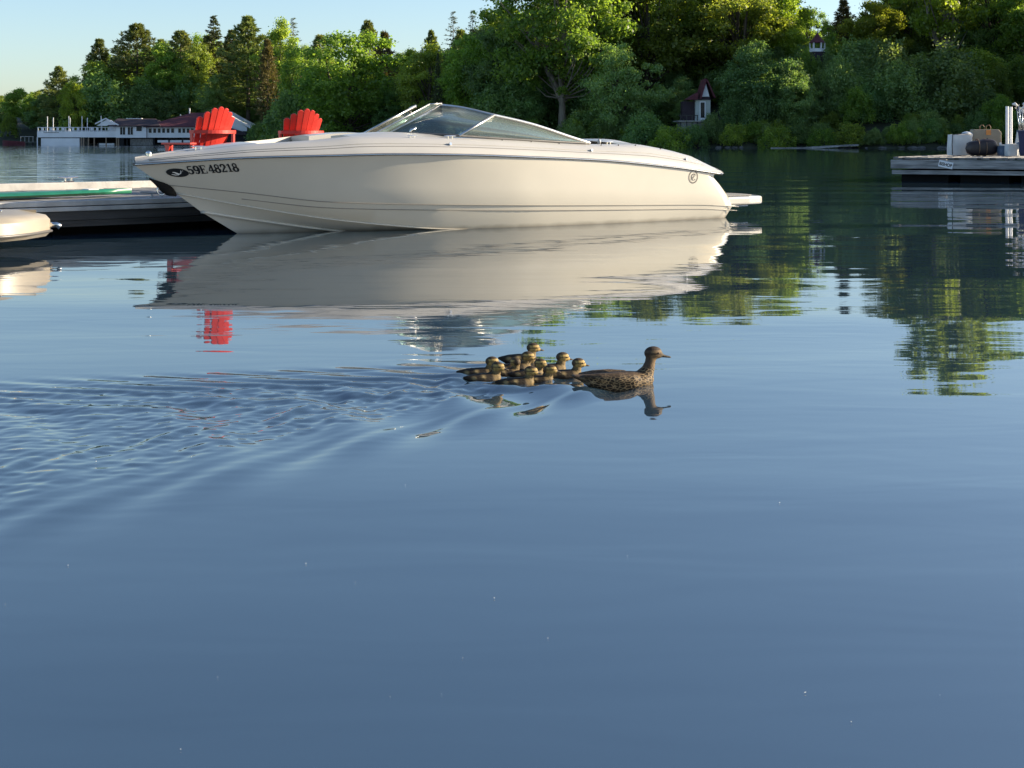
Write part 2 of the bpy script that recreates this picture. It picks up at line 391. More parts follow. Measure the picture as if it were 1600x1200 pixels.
def build_land():
    xs = np.concatenate([np.arange(-880, -160, 20.0), np.arange(-160, 130, 1.7), np.arange(130, 880, 20.0)])
    ys = np.concatenate([np.arange(16, 150, 4.0), np.arange(150, 330, 1.7), np.arange(330, 1400, 25.0)])
    X, Y = np.meshgrid(xs, ys, indexing='ij'); Z = ground(X, Y)
    idx = np.arange(X.size).reshape(X.shape)
    Fq = np.stack([idx[:-1, :-1], idx[1:, :-1], idx[1:, 1:], idx[:-1, 1:]], -1).reshape(-1, 4)
    keep = (Z.ravel()[Fq].max(1) > -1.2)
    tag(link_mesh('shore_land', np_mesh('shore_land', np.stack([X, Y, Z], -1).reshape(-1, 3), Fq[keep], M['earth'], smooth=True)), 'wooded bank round the bay', 'land', kind='structure')
build_land()

# ------------------------------------------------------------------ trees
rs = np.random.RandomState(11)
def leaf_quads(P, Nn, ln, wd, rng):
    n = len(P); Nn = Nn / np.linalg.norm(Nn, axis=1, keepdims=True)
    t = rng.normal(size=(n, 3)); t -= (t * Nn).sum(1, keepdims=True) * Nn; t /= np.linalg.norm(t, axis=1, keepdims=True)
    b = np.cross(Nn, t); ln = np.asarray(ln).reshape(-1, 1); wd = np.asarray(wd).reshape(-1, 1)
    fold = Nn * ln * 0.18
    V = np.stack([P - t * ln / 2, P + b * wd / 2 + fold, P + t * ln / 2, P - b * wd / 2 + fold], 1).reshape(-1, 3)
    return V
def spray_quads(P, D, ln, wd, rng):          # elongated faces along directions D
    n = len(P); D = D / np.linalg.norm(D, axis=1, keepdims=True)
    s = rng.normal(size=(n, 3)); s -= (s * D).sum(1, keepdims=True) * D; s /= np.linalg.norm(s, axis=1, keepdims=True)
    ln = np.asarray(ln).reshape(-1, 1); wd = np.asarray(wd).reshape(-1, 1)
    return np.stack([P, P + D * ln * 0.45 + s * wd / 2, P + D * ln, P + D * ln * 0.45 - s * wd / 2], 1).reshape(-1, 3)
def quad_idx(n): return np.arange(4 * n).reshape(n, 4)

class Proto: pass
def make_proto(name, V, tint, leaf_m, trunk_mb, bark, height):
    p = Proto(); p.V = V; p.tint = tint; p.h = height; p.mat = leaf_m
    p.crown = np_mesh('crown', V, quad_idx(len(V) // 4), leaf_m, tint)
    p.trunk = trunk_mb.mesh('trunk', bark, smooth=True, fix=False) if trunk_mb else None
    return p

def broadleaf(seed, H=14.0, W=9.0, base=0.22, nclump_=70, nleaf=15000, size=0.34, leaf='deciduous', bark='bark', shape=1.0, forks=3, gap=1.0):
    rng = np.random.RandomState(seed); mb = MB()
    nclump = int(nclump_ * 1.6)
    zc = H * (base + (1 - base) * 0.52); rz = H * (1 - base) * 0.52
    cl = []
    while len(cl) < nclump:
        d = rng.normal(size=3); d /= np.linalg.norm(d); r = rng.uniform(0.30, 1.0) ** 0.55
        w = 1 + 0.22 * math.sin(3 * math.atan2(d[1], d[0]) + seed) + 0.12 * math.sin(5 * math.atan2(d[1], d[0]) + 2 * seed)
        k = (1.0 if d[2] < 0 else shape)
        c = np.array([d[0] * W / 2 * r * w, d[1] * W / 2 * r * w, zc + d[2] * rz * r])
        zz_ = (c[2] - H * base) / (H * (1 - base))
        taper = 1.0 - 0.45 * max(0, zz_ - 0.5) * k
        c[0] *= taper; c[1] *= taper
        if c[2] < H * base * 0.8: continue
        cl.append(c)
    nleaf = int(nleaf * 1.7); size *= 0.78
    cl = np.array(cl); cr = rng.uniform(0.55, 1.25, nclump) * W * 0.092 * gap
    # trunk with forks and limbs that run to the clumps
    top = H * 0.8; tr = H * 0.017
    lean = rng.uniform(-0.03, 0.03, 2) * H
    def trunk_at(t): return Vector((lean[0] * t * t, lean[1] * t * t, t * top))
    mb.tube([trunk_at(t) for t in np.linspace(0, 1, 7)], [tr * (1.25 - 1.05 * t) * (1.35 if t == 0 else 1) for t in np.linspace(0, 1, 7)], 7, cap=False)
    for k in range(forks):
        a = rng.uniform(0, 6.28); e = Vector((math.cos(a) * W * 0.22, math.sin(a) * W * 0.22, H * rng.uniform(0.62, 0.8)))
        s = trunk_at(rng.uniform(0.18, 0.32)); mid = s.lerp(e, 0.5) + Vector((math.cos(a), math.sin(a), 0)) * W * 0.05
        mb.tube([s, mid, e], [tr * 0.75, tr * 0.5, tr * 0.2], 6, cap=False)
    for i in range(0, nclump, 2):
        c = Vector(cl[i]); s = trunk_at(min(0.9, max(0.25, (c.z - H * 0.12) / top * rng.uniform(0.55, 0.8))))
        mid = s.lerp(c, 0.55) + Vector((0, 0, -0.03 * H)); mb.tube([s, mid, c], [tr * 0.34, tr * 0.2, tr * 0.05], 4, cap=False)
    per = rng.multinomial(nleaf, cr ** 2 / (cr ** 2).sum()); ci = np.repeat(np.arange(nclump), per); n = len(ci)
    d = rng.normal(size=(n, 3)); d /= np.linalg.norm(d, axis=1, keepdims=True)
    rad = rng.uniform(0.2, 1.0, n) ** 0.45 * (1 + 0.42 * rng.normal(size=n))
    P = cl[ci] + d * (rad * cr[ci])[:, None] * np.array([1.1, 1.1, 0.72])
    P[:, 2] = np.maximum(P[:, 2], H * base * 0.6)
    Nn = d * 0.7 + np.array([0, 0, 0.30]) + rng.normal(size=(n, 3)) * 0.6
    sz = size * rng.uniform(0.6, 1.35, n)
    tint = np.clip(rng.uniform(0, 1, n) * 0.65 + rng.uniform(0, 0.35, nclump)[ci], 0, 1)
    return make_proto('broadleaf', leaf_quads(P, Nn, sz, sz * 0.72, rng), tint, M[leaf], mb, M[bark], H)

def pine(seed, H=18.0, W=8.0, base=0.18, leaf='pine', dens=1.0, bare=0.0, up=0.35):
    rng = np.random.RandomState(seed); mb = MB(); P = []; D = []; L = []; T = []
    mb.tube([(rng.uniform(-.06, .06) * t, rng.uniform(-.06, .06) * t, H * 0.985 * t) for t in np.linspace(0, 1, 8)], [H * 0.015 * (1.08 - t) for t in np.linspace(0, 1, 8)], 7, cap=False)
    z = H * base
    while z < H * 0.985:
        f = (z / H - base) / (1 - base); nb = rng.randint(4, 7)
        prof = min(1, 0.55 + 1.2 * f) * (1 - f ** 1.7) + 0.05
        a0 = rng.uniform(0, 6.28)
        for b in range(nb):
            a = a0 + 6.28 * b / nb + rng.normal() * 0.25; ln = W / 2 * prof * rng.uniform(0.55, 1.2)
            if ln < 0.25: ln = 0.25
            rise = up * (0.35 + f) + rng.normal() * 0.09
            d = np.array([math.cos(a), math.sin(a), 0.0])
            pts = [np.array([0, 0, z]) + d * ln * t + np.array([0, 0, ln * (rise * t * t - 0.05 * t)]) for t in (0, .35, .7, 1)]
            mb.tube([Vector(p) for p in pts], [H * 0.0032 * (1.1 - f), H * 0.0024 * (1.1 - f), H * 0.0015, H * 0.0006], 4, cap=False)
            nt_ = int((9 + 13 * ln / 3.0) * dens)
            for _ in range(nt_):
                t = rng.uniform(0.22 + bare, 1.0) ** 0.75; q = np.array([0, 0, z]) + d * ln * t + np.array([0, 0, ln * (rise * t * t - 0.05 * t)])
                side = np.array([-d[1], d[0], 0]) * rng.normal() * ln * 0.20 * (1.15 - 0.55 * t)
                q = q + side + np.array([0, 0, rng.normal() * 0.09])
                base_d = d * 0.7 + side * 0.6 + np.array([0, 0, 0.35])
                tt = rng.uniform(0, 1)
                for _k in range(6):
                    P.append(q + rng.normal(size=3) * 0.05); D.append(base_d + rng.normal(size=3) * 0.55); L.append(rng.uniform(0.32, 0.62)); T.append(tt * 0.7 + rng.uniform(0, 0.3))
        z += H * 0.034 * rng.uniform(0.7, 1.35) * (1.15 - 0.55 * f)
    P = np.array(P); D = np.array(D); L = np.array(L) * H / 18
    return make_proto('pine', spray_quads(P, D, L, L * 0.30, rng), np.array(T), M[leaf], mb, M['bark'], H)

def spruce(seed, H=16.0, W=5.0, base=0.06, leaf='spruce', dens=1.0, sparse=False):
    rng = np.random.RandomState(seed); mb = MB(); P = []; D = []; L = []; T = []
    mb.tube([(0, 0, H * t) for t in np.linspace(0, 1, 6)], [H * 0.012 * (1.04 - t) for t in np.linspace(0, 1, 6)], 6, cap=False)
    z = H * base
    while z < H * 0.99:
        f = (z / H - base) / (1 - base); nb = rng.randint(6, 9); prof = (1 - f) ** 0.9 + 0.03; a0 = rng.uniform(0, 6.28)
        for b in range(nb):
            a = a0 + 6.28 * b / nb + rng.normal() * 0.2; z0_ = z; z = z + rng.uniform(-0.5, 0.5) * H * 0.026; ln = W / 2 * prof * rng.uniform(0.7, 1.15); d = np.array([math.cos(a), math.sin(a), 0])
            droop = -0.35 + 0.75 * f + rng.normal() * 0.06
            mb.tube([Vector((0, 0, z)), Vector(np.array([0, 0, z]) + d * ln + np.array([0, 0, ln * droop]))], [0.03 * (1.1 - f), 0.008], 3, cap=False)
            for _ in range(int((5 + 12 * ln / 2.5) * dens)):
                t = rng.uniform(0.12, 1.0); q = np.array([0, 0, z]) + d * ln * t + np.array([0, 0, ln * droop * t])
                sd = np.array([-d[1], d[0], 0]) * (1 if rng.rand() < .5 else -1)
                tt = rng.uniform()
                for _k in range(3 if sparse else 5):
                    P.append(q + rng.normal(size=3) * 0.05); D.append(d * 0.6 + sd * rng.uniform(0.2, 1.0) + np.array([0, 0, -0.25 + rng.normal() * 0.35])); L.append(rng.uniform(0.25, 0.55) * (0.5 + 0.6 * (1 - f))); T.append(tt * .7 + rng.uniform(0, .3))
            z = z0_
        z += H * 0.026 * rng.uniform(0.8, 1.25) * (1.2 if sparse else 1)
    P = np.array(P); D = np.array(D); L = np.array(L) * (0.8 if sparse else 1.1)
    return make_proto('spruce', spray_quads(P, D, L, L * 0.38, rng), np.array(T), M[leaf], mb, M['pale_bark' if sparse else 'bark'], H)

def bush(seed, H=5.0, W=5.5, n=11000, leaf='dark_leaf', size=0.20):
    rng = np.random.RandomState(seed); mb = MB(); nc = 64
    ang = rng.uniform(0, 6.28, nc); rr = np.sqrt(rng.uniform(0, 1, nc)); zt = rng.uniform(0.12, 1, nc)
    lim = np.sqrt(np.clip(1.02 - zt ** 2.2, 0.03, 1)) ; cl = np.stack([np.cos(ang) * rr * W / 2 * lim, np.sin(ang) * rr * W / 2 * lim, zt * H * 0.9], 1)
    cr = rng.uniform(0.35, 1.1, nc) * W * 0.11
    for i in range(0, nc, 2):
        c = Vector(cl[i]); b = Vector((c.x * 0.15, c.y * 0.15, 0)); mb.tube([b, b.lerp(c, .5) + Vector((0, 0, .3)), c], [0.05, 0.035, 0.01], 4, cap=False)
    ci = rng.randint(0, nc, n); d = rng.normal(size=(n, 3)); d /= np.linalg.norm(d, axis=1, keepdims=True)
    P = cl[ci] + d * (rng.uniform(0.1, 1.0, n) ** 0.5 * cr[ci] * (1 + 0.5 * np.abs(rng.normal(size=n))))[:, None] * np.array([1, 1, 1.35]); P[:, 2] = np.abs(P[:, 2])
    Nn = d * 0.5 + np.array([0, 0, 0.5]) + rng.normal(size=(n, 3)) * 0.6; sz = size * rng.uniform(0.55, 1.4, n)
    tint = np.clip(rng.uniform(0, .6, n) + rng.uniform(0, .4, nc)[ci], 0, 1)
    return make_proto('bush', leaf_quads(P, Nn, sz, sz * 0.65, rng), tint, M[leaf], mb, M['bark'], H)

PR = {
    'pineA': pine(1, 18, 8.5), 'pineB': pine(2, 18, 7.0, 0.12, up=0.5), 'pineC': pine(3, 18, 9.5, 0.25, dens=0.9, up=0.28),
    'spruceA': spruce(4, 16, 5.2), 'spruceB': spruce(5, 16, 5.6, sparse=True, dens=0.75), 'larch': pine(6, 16, 5.5, 0.15, 'larch', 0.7, up=0.2),
    'leafA': broadleaf(7, 14, 10, 0.12, 80, 17000, 0.36), 'leafB': broadleaf(8, 14, 9, 0.2, 64, 15000, 0.36, shape=1.5),
    'leafC': broadleaf(9, 15, 11, 0.28, 60, 14000, 0.38, gap=0.9), 'yellowA': broadleaf(10, 14, 9.5, 0.15, 70, 15000, 0.36, 'yellow_leaf'),
    'yellowB': broadleaf(12, 17, 10, 0.34, 60, 13000, 0.40, 'yellow_leaf', 'pale_bark', gap=0.92),
    'maple': broadleaf(13, 17, 13, 0.20, 74, 17000, 0.40, 'deciduous', 'pale_bark', forks=4, gap=0.85),
    'darkA': broadleaf(14, 11, 8.5, 0.05, 70, 15000, 0.32, 'dark_leaf', shape=0.9), 'darkB': broadleaf(15, 14, 10, 0.12, 70, 14000, 0.36, 'dark_leaf'),
    'bushA': bush(16), 'bushB': bush(17, 4.2, 5.0), 'bushC': bush(18, 5.5, 5.0, leaf='deciduous'), 'bushD': bush(19, 2.6, 3.6, 5000, 'deciduous', 0.16),
}
NAMES = {'p': 'pine_tree', 's': 'spruce_tree', 'l': 'broadleaf_tree', 'y': 'broadleaf_tree', 'm': 'maple_tree', 'd': 'broadleaf_tree', 'b': 'bush'}

def plant(x, top, D, kind, wscale=1.0, label=None, group=None, name=None, zoff=0.0):
    X = at(x, D); g = gz(X, D) - 0.15 + zoff; h = zz(top, D) - g
    p = PR[kind]; s = h / p.h
    o = empty(name or ('larch_tree' if kind == 'larch' else NAMES[kind[0]]), (X, D, g), random.uniform(0, 6.28), label, 'bush' if kind.startswith('bush') else 'tree', group)
    wscale *= {'p': 1.3, 's': 1.25, 'l': 1.12, 'y': 1.1}.get(kind[0], 1.0)
    o.scale = (s * wscale, s * wscale, s)
    link_mesh('trunk', p.trunk, o); link_mesh('crown', p.crown, o)
    return o

SK = 'trees on the skyline behind the white boathouse'
MID = 'trees behind the red chairs and the windshield'
RT = 'trees on the right bank'
TREES = [
 # far left point
 (92, 104, 262, 'pineA', 1.0, 'tall dark pine standing alone above the left end of the white boathouse', SK),
 (66, 150, 268, 'leafB', 0.9, 'low green tree at the foot of the lone left pine', SK),
 (116, 128, 258, 'yellowA', 0.6, 'narrow sunlit yellow green tree just right of the lone left pine', SK),
 (155, 60, 276, 'pineB', 0.95, 'slim pine that begins the high skyline left of the boathouse roof', SK),
 (182, 70, 285, 'spruceA', 1.2, 'small dark spruce tucked between the two leftmost skyline pines', SK),
 (214, 37, 274, 'pineC', 1.1, 'broad layered white pine with sunlit crown above the boathouse deck', SK),
 (252, 62, 280, 'pineA', 0.9, 'dark pine right of the broad layered white pine', SK),
 (282, 48, 272, 'pineC', 0.95, 'flat topped dark pine above the maroon boathouse roof', SK),
 (310, 66, 268, 'leafA', 0.7, 'dark rounded tree crown left of the pointed spruce', SK),
 (334, 24, 270, 'spruceA', 1.25, 'tall pointed spruce straight above the nearer red chair', SK),
 (362, 46, 278, 'pineB', 0.9, 'dark narrow pine just right of the tall pointed spruce', SK),
 (388, 26, 262, 'pineA', 1.05, 'tallest sunlit pine above and between the two red chairs', SK),
 (418, 62, 246, 'larch', 0.9, 'thin half bare brownish conifer with pale trunk', SK),
 (436, 40, 256, 'leafB', 0.75, 'sunlit green tree behind the half bare conifer', SK),
 (458, 28, 262, 'spruceB', 1.25, 'sparse grey spruce tip left of the farther red chair', SK),
 (500, 54, 255, 'pineB', 1.0, 'dark pine in the dip above the farther red chair', SK),
 (470, 75, 240, 'leafA', 0.7, 'bright green round tree directly above the farther red chair', SK),
 # middle
 (546, 50, 212, 'leafA', 1.15, 'large bright green rounded tree left of the windshield', MID),
 (574, 32, 240, 'pineC', 0.6, 'pine tip poking out above the large bright green tree', MID),
 (601, 50, 222, 'larch', 1.0, 'brownish feathery conifer right of the large bright green tree', MID),
 (634, 78, 236, 'yellowA', 0.75, 'small yellow green tree in the lowest dip of the skyline', MID),
 (668, 76, 205, 'leafB', 1.0, 'sunlit green tree behind the raised tip of the windshield', MID),
 (684, 82, 199, 'spruceA', 0.5, 'thin dark spruce standing in front of the sunlit green tree', MID),
 (674, 48, 236, 'pineA', 0.6, 'dark small pine top behind the sunlit green tree', MID),
 (708, 18, 228, 'spruceB', 1.1, 'left one of the two bare topped spruces in the middle', MID),
 (738, 16, 224, 'spruceB', 0.95, 'right one of the two bare topped spruces in the middle', MID),
 (720, 46, 216, 'pineB', 0.9, 'olive pine below the pair of bare topped spruces', MID),
 (752, 52, 200, 'leafA', 0.9, 'dense green tree left of the great maple', MID),
 (878, -86, 190, 'maple', 1.0, 'great maple with forked pale trunk rising behind the stern of the boat', MID),
 (790, 30, 196, 'darkB', 0.8, 'dark tree filling the space under the left limbs of the great maple', MID),
 (966, 74, 181, 'darkA', 1.0, 'dark rounded small tree at the water right of the great maple', MID),
 # right bank
 (960, -20, 205, 'pineA', 0.9, 'dark pine trunk and crown behind the dark rounded tree', RT),
 (1010, -50, 200, 'leafC', 1.0, 'tall green tree left of the little tower roof', RT),
 (1075, -60, 204, 'leafA', 0.9, 'tall leafy tree straight above the little tower roof', RT),
 (1150, -48, 196, 'leafB', 1.1, 'tall leafy tree right of the little tower roof', RT),
 (1210, -22, 200, 'yellowA', 0.9, 'sunlit yellowish tree left of the small red roofed pavilion', RT),
 (1262, 18, 210, 'leafC', 0.8, 'shorter tree behind the small red roofed pavilion', RT),
 (1318, 0, 206, 'larch', 1.2, 'pale brownish tree right of the small red roofed pavilion', RT),
 (1368, 2, 198, 'yellowA', 0.9, 'sunlit tree left of the pale trunked maple', RT),
 (1474, -142, 186, 'yellowB', 0.85, 'tall yellow green maple with pale bare trunks on the right bank', RT),
 (1420, -60, 204, 'leafA', 0.8, 'green tree behind the left limbs of the pale trunked maple', RT),
 (1560, -95, 196, 'darkB', 1.0, 'dark tree at the right edge of the picture above the golf bag', RT),
 (1530, -40, 205, 'leafC', 0.8, 'green tree between the pale trunked maple and the right edge', RT),
 (1610, -60, 186, 'leafB', 0.8, 'olive tree cut by the right edge of the picture', RT),
]
for x, top, D, k, w, lab, grp in TREES: plant(x, top, D, k, w, lab, grp)
BG = 'bushes along the shore'
BUSHES = [
 (377, 190, 243, 'bushC', 1.0, 'green bush at the gable end of the boathouse right of the nearer chair'),
 (1010, 178, 174.5, 'bushB', 1.0, 'low dark bush at the water left of the small tower house'),
 (1052, 196, 171.5, 'bushD', 1.2, 'low green bush in front of the small tower house deck'),
 (1150, 144, 175, 'bushA', 0.8, 'grey green bush hiding the right half of the small tower house'),
 (1180, 112, 175, 'bushA', 0.62, 'tall dark bush second to the right of the small tower house'),
 (1240, 100, 176, 'bushB', 0.62, 'tall dark bush above the left end of the beached float'),
 (1310, 92, 177, 'bushA', 0.62, 'tall dark bush above the right end of the beached float'),
 (1375, 98, 177, 'bushB', 0.62, 'dark bush left of the luggage dock'),
 (1440, 108, 175, 'bushA', 0.62, 'dark bush above the dock end with the name sign'),
 (1500, 122, 174, 'bushC', 0.62, 'green bush above the white luggage bag'),
 (1562, 100, 176, 'bushC', 0.62, 'olive bush above the tan shopping bag'),
 (1215, 196, 168.5, 'bushD', 1.0, 'small green bush at the water left of the beached float'),
 (1330, 192, 168, 'bushD', 1.2, 'light green low bush behind the right end of the beached float'),
 (1262, 77, 184.0, 'bushC', 0.5, 'green bush at the left foot of the small red roofed pavilion'),
 (1291, 79, 184.0, 'bushA', 0.5, 'dark bush at the right foot of the small red roofed pavilion'),
 (1086, 196, 171.5, 'bushB', 1.0, 'dense bush at the water hiding the base of the small tower house'),
 (1112, 178, 173.0, 'bushB', 0.7, 'dark bush at the right corner of the small tower house'),
 (1285, 200, 168.4, 'bushD', 1.0, 'light green low bush behind the middle of the beached float'),
 (1420, 178, 167.5, 'bushC', 0.9, 'rounded green bush at the water just left of the luggage'),
]
for x, top, D, k, w, lab in BUSHES: plant(x, top, D, k, w, lab, BG)

for k_, p_ in PR.items():
    p_.obj = bpy.data.objects.new('foliage_source', p_.crown)      # never linked: only read by the wood objects below
def woods(name, label, cat, spots, seed=5):
    """a wood that reads as one mass: one object whose trees are set by geometry nodes on its points"""
    rng = np.random.RandomState(seed); kinds = sorted(set(s[0] for s in spots))
    me = bpy.data.meshes.new(name); me.from_pydata([(X, Y, gz(X, Y) - 0.2) for _, X, Y, _, _ in spots], [], [])
    a = me.attributes.new('which', 'INT', 'POINT'); a.data.foreach_set('value', np.array([kinds.index(s[0]) for s in spots], dtype=np.int32))
    a = me.attributes.new('turn', 'FLOAT_VECTOR', 'POINT'); a.data.foreach_set('vector', np.array([(0, 0, rng.uniform(0, 6.28)) for _ in spots], dtype=np.float32).ravel())
    a = me.attributes.new('size', 'FLOAT_VECTOR', 'POINT'); a.data.foreach_set('vector', np.array([(h / PR[k].h * w,) * 2 + (h / PR[k].h,) for k, _, _, h, w in spots], dtype=np.float32).ravel())
    ng = bpy.data.node_groups.new(name, 'GeometryNodeTree')
    ng.interface.new_socket('Geometry', in_out='INPUT', socket_type='NodeSocketGeometry'); ng.interface.new_socket('Geometry', in_out='OUTPUT', socket_type='NodeSocketGeometry')
    N = ng.nodes; gi = N.new('NodeGroupInput'); go = N.new('NodeGroupOutput'); jn = N.new('GeometryNodeJoinGeometry')
    def attr(nm, ty):
        n = N.new('GeometryNodeInputNamedAttribute'); n.data_type = ty; n.inputs['Name'].default_value = nm; return n.outputs['Attribute']
    wa, ta, sa = attr('which', 'INT'), attr('turn', 'FLOAT_VECTOR'), attr('size', 'FLOAT_VECTOR')
    for i_, k in enumerate(kinds):
        oi = N.new('GeometryNodeObjectInfo'); oi.inputs['Object'].default_value = PR[k].obj; oi.inputs['As Instance'].default_value = True
        cmp_ = N.new('FunctionNodeCompare'); cmp_.data_type = 'INT'; cmp_.operation = 'EQUAL'
        ins = [s_ for s_ in cmp_.inputs if s_.type == 'INT']; ng.links.new(wa, ins[0]); ins[1].default_value = i_
        ip = N.new('GeometryNodeInstanceOnPoints')
        ng.links.new(gi.outputs[0], ip.inputs['Points']); ng.links.new(cmp_.outputs[0], ip.inputs['Selection']); ng.links.new(oi.outputs['Geometry'], ip.inputs['Instance'])
        ng.links.new(ta, ip.inputs['Rotation']); ng.links.new(sa, ip.inputs['Scale']); ng.links.new(ip.outputs[0], jn.inputs[0])
    ng.links.new(jn.outputs[0], go.inputs[0])
    o = link_mesh(name, me); o.modifiers.new('trees', 'NODES').node_group = ng
    return tag(o, label, cat, kind='stuff')

def scatter(n, xr, dr, kinds, top, seed, jit=14, ws=(0.8, 1.2)):
    """positions by bearing and depth; top = rows of the crown line"""
    rng = np.random.RandomState(seed); out = []
    xk, yk = zip(*top)
    for i in range(n):
        x = xr[0] + (xr[1] - xr[0]) * (i + rng.rand()) / n; D = rng.uniform(*dr); X = at(x, D)
        if shore_d(X, D) < 3: D += 25; X = at(x, D)
        h = zz(np.interp(x, xk, yk) + rng.uniform(-0.3, 1.0) * jit, D) - gz(X, D)
        if h < 2.5 or (1010 < x < 1150 and D < 187): continue
        out.append((kinds[rng.randint(len(kinds))], X, D, h, rng.uniform(*ws)))
    return out
line_back = [(-200, 150), (40, 142), (110, 135), (160, 92), (220, 70), (330, 58), (430, 66), (520, 84), (610, 96), (640, 112), (690, 80), (780, 30), (900, -10), (1000, -5), (1150, -20), (1230, 22), (1300, 26), (1370, 28), (1420, -20), (1560, -40), (1800, -40)]
woods('background_woods', 'dark mixed woods behind the shore trees', 'woods', scatter(56, (-60, 800), (268, 330), ['leafA', 'darkB', 'leafC', 'pineA', 'leafB'], line_back, 1) + scatter(52, (720, 1720), (204, 246), ['leafA', 'leafC', 'leafB', 'darkA'], line_back, 2, 24))
woods('far_ridge_woods', 'distant wooded ridge at the left edge', 'woods', scatter(34, (-260, 130), (330, 470), ['leafA', 'leafB', 'darkB'], [(-300, 158), (0, 147), (60, 141), (130, 150)], 3, 8, (1.0, 1.6)) + scatter(70, (-1100, -80), (345, 520), ['leafA', 'leafB', 'darkB', 'pineA'], [(-1100, 150), (0, 150)], 13, 14, (1.1, 1.7)))
def slope(n):
    rng = np.random.RandomState(31); out = []
    while len(out) < n:
        X = rng.uniform(8, 74); Y = rng.uniform(168, 232)
        if shore_d(X, Y) < 2.0 or abs(X / Y - at(1088, 1.0)) < 0.022 and Y < 182: continue
        out.append((['bushA', 'bushB', 'bushC', 'bushA', 'darkA'][rng.randint(5)], X, Y, rng.uniform(3.0, 6.0), rng.uniform(0.9, 1.4)))
    return out
line_low = [(-100, 165), (60, 160), (140, 120), (300, 118), (430, 130), (520, 120), (700, 130), (800, 110), (1000, 130), (1050, 110), (1100, 100), (1200, 70), (1400, 66), (1500, 90), (1700, 80)]
woods('understorey', 'shaded leafy undergrowth below the trees', 'undergrowth', scatter(46, (-40, 520), (262, 282), ['bushA', 'darkA', 'bushC', 'darkB'], line_low, 4, 30) + scatter(44, (430, 1060), (192, 232), ['bushA', 'darkA', 'bushB', 'darkB'], line_low, 6, 30) + scatter(60, (1030, 1720), (170, 200), ['bushA', 'bushB', 'darkA', 'bushC'], line_low, 8, 60) + slope(120))
sh = []
rngs = np.random.RandomState(21)
for i in range(150):
    X = rngs.uniform(-46, 64); Y = float(np.interp(X, SX, SY)) - 1.6 * math.sin(X * 0.31) - 0.8 * math.sin(X * 0.9 + 1) + rngs.uniform(0.4, 4)
    if at(1258, Y) < X < at(1345, Y) and Y < 170: continue
    hm = 1.8 if 0.115 < X / Y < 0.145 else 3.4
    sh.append((['bushB', 'bushD', 'bushA', 'bushC'][rngs.randint(4)], X, Y, rngs.uniform(1.0, hm), rngs.uniform(0.8, 1.4)))
woods('shoreline_brush', 'tangled low brush along the waterline', 'undergrowth', sh)
# wooded arm of land that closes the bay on the right (beyond the frame, it throws the evening shade on the bank)
rt = []
for i in range(100):
    Y = rngs.uniform(56, 235); X = 71 + abs(rngs.normal()) * 16 + max(0, (Y - 150) * 0.25)
    rt.append((['leafA', 'leafC', 'darkB', 'pineA'][rngs.randint(4)], X, Y, rngs.uniform(8, 12) + (7 if Y > 135 else 0), rngs.uniform(0.9, 1.3)))
woods('right_arm_woods', 'dense woods on the right arm of the bay', 'woods', rt)

# rocks at the waterline
mb = MB()
for i in range(150):
    X = rngs.uniform(-44, 64); Y = float(np.interp(X, SX, SY)) - 1.6 * math.sin(X * 0.31) - 0.8 * math.sin(X * 0.9 + 1) + rngs.uniform(-0.9, 0.6)
    r = rngs.uniform(0.12, 0.45); mb.ball((X, Y, 0.04), (r * rngs.uniform(0.9, 1.9), r, r * 0.55), 6, 4)
tag(mb.build('shore_rocks', M['rock'], smooth=False), 'grey stones along the waterline', 'rocks', kind='stuff')

# ------------------------------------------------------------------ motorboat
TH = R(37)
boat = empty('motorboat', (-4.203, 15.62, 0.0), TH, 'large cream white bowrider motorboat with raked windshield moored along the dock', 'boat')

def herm(s, pts, col):               # smooth curve through (s, t, z) points
    xs = np.array([p[0] for p in pts]); ys = np.array([p[col] for p in pts])
    d = np.diff(ys) / np.diff(xs); m = np.zeros(len(xs)); m[0], m[-1] = d[0], d[-1]
    for i in range(1, len(xs) - 1):
        m[i] = 0 if d[i - 1] * d[i] <= 0 else (3 * d[i - 1] * d[i]) / (2 * d[i] + d[i - 1] if abs(d[i]) > abs(d[i - 1]) else d[i] + 2 * d[i - 1]) if False else 2 * d[i - 1] * d[i] / (d[i - 1] + d[i])
    s = np.clip(s, xs[0], xs[-1]); i = np.clip(np.searchsorted(xs, s, side='right') - 1, 0, len(xs) - 2)
    h = xs[i + 1] - xs[i]; t = (s - xs[i]) / h
    return (ys[i] * (1 + 2 * t) * (1 - t) ** 2 + h * m[i] * t * (1 - t) ** 2 + ys[i + 1] * t * t * (3 - 2 * t) + h * m[i + 1] * t * t * (t - 1))

def tb_(s): return 1.30 * (1 - (1 - min(max(s / 4.6, 0), 1)) ** 2.3)
L_KEEL = [(1.55, 0, -0.17), (2.3, 0, -0.34), (3.5, 0, -0.46), (5, 0, -0.5), (8.3, 0, -0.5)]
L_STRK = [(0.81, 0, 0.265), (1.43, 0.14, 0.155), (2.35, 0.324, 0.01), (3.5, 0.52, -0.12), (5, 0.64, -0.2), (8.3, 0.66, -0.24)]
L_CHIN = [(0.50, 0, 0.487), (0.95, 0.132, 0.391), (1.5, 0.325, 0.279), (2.22, 0.547, 0.154), (2.98, 0.747, 0.061), (3.62, 0.886, 0.004), (5, 1.06, -0.04), (6.5, 1.13, -0.03), (8.24, 1.13, -0.01)]
L_KNUC = [(0.34, 0, 0.587), (1.17, 0.338, 0.487), (2.13, 0.704, 0.365), (3.5, 1.063, 0.310), (4.84, 1.226, 0.27), (6.43, 1.25, 0.229), (7.6, 1.25, 0.20), (8.29, 1.23, 0.155)]
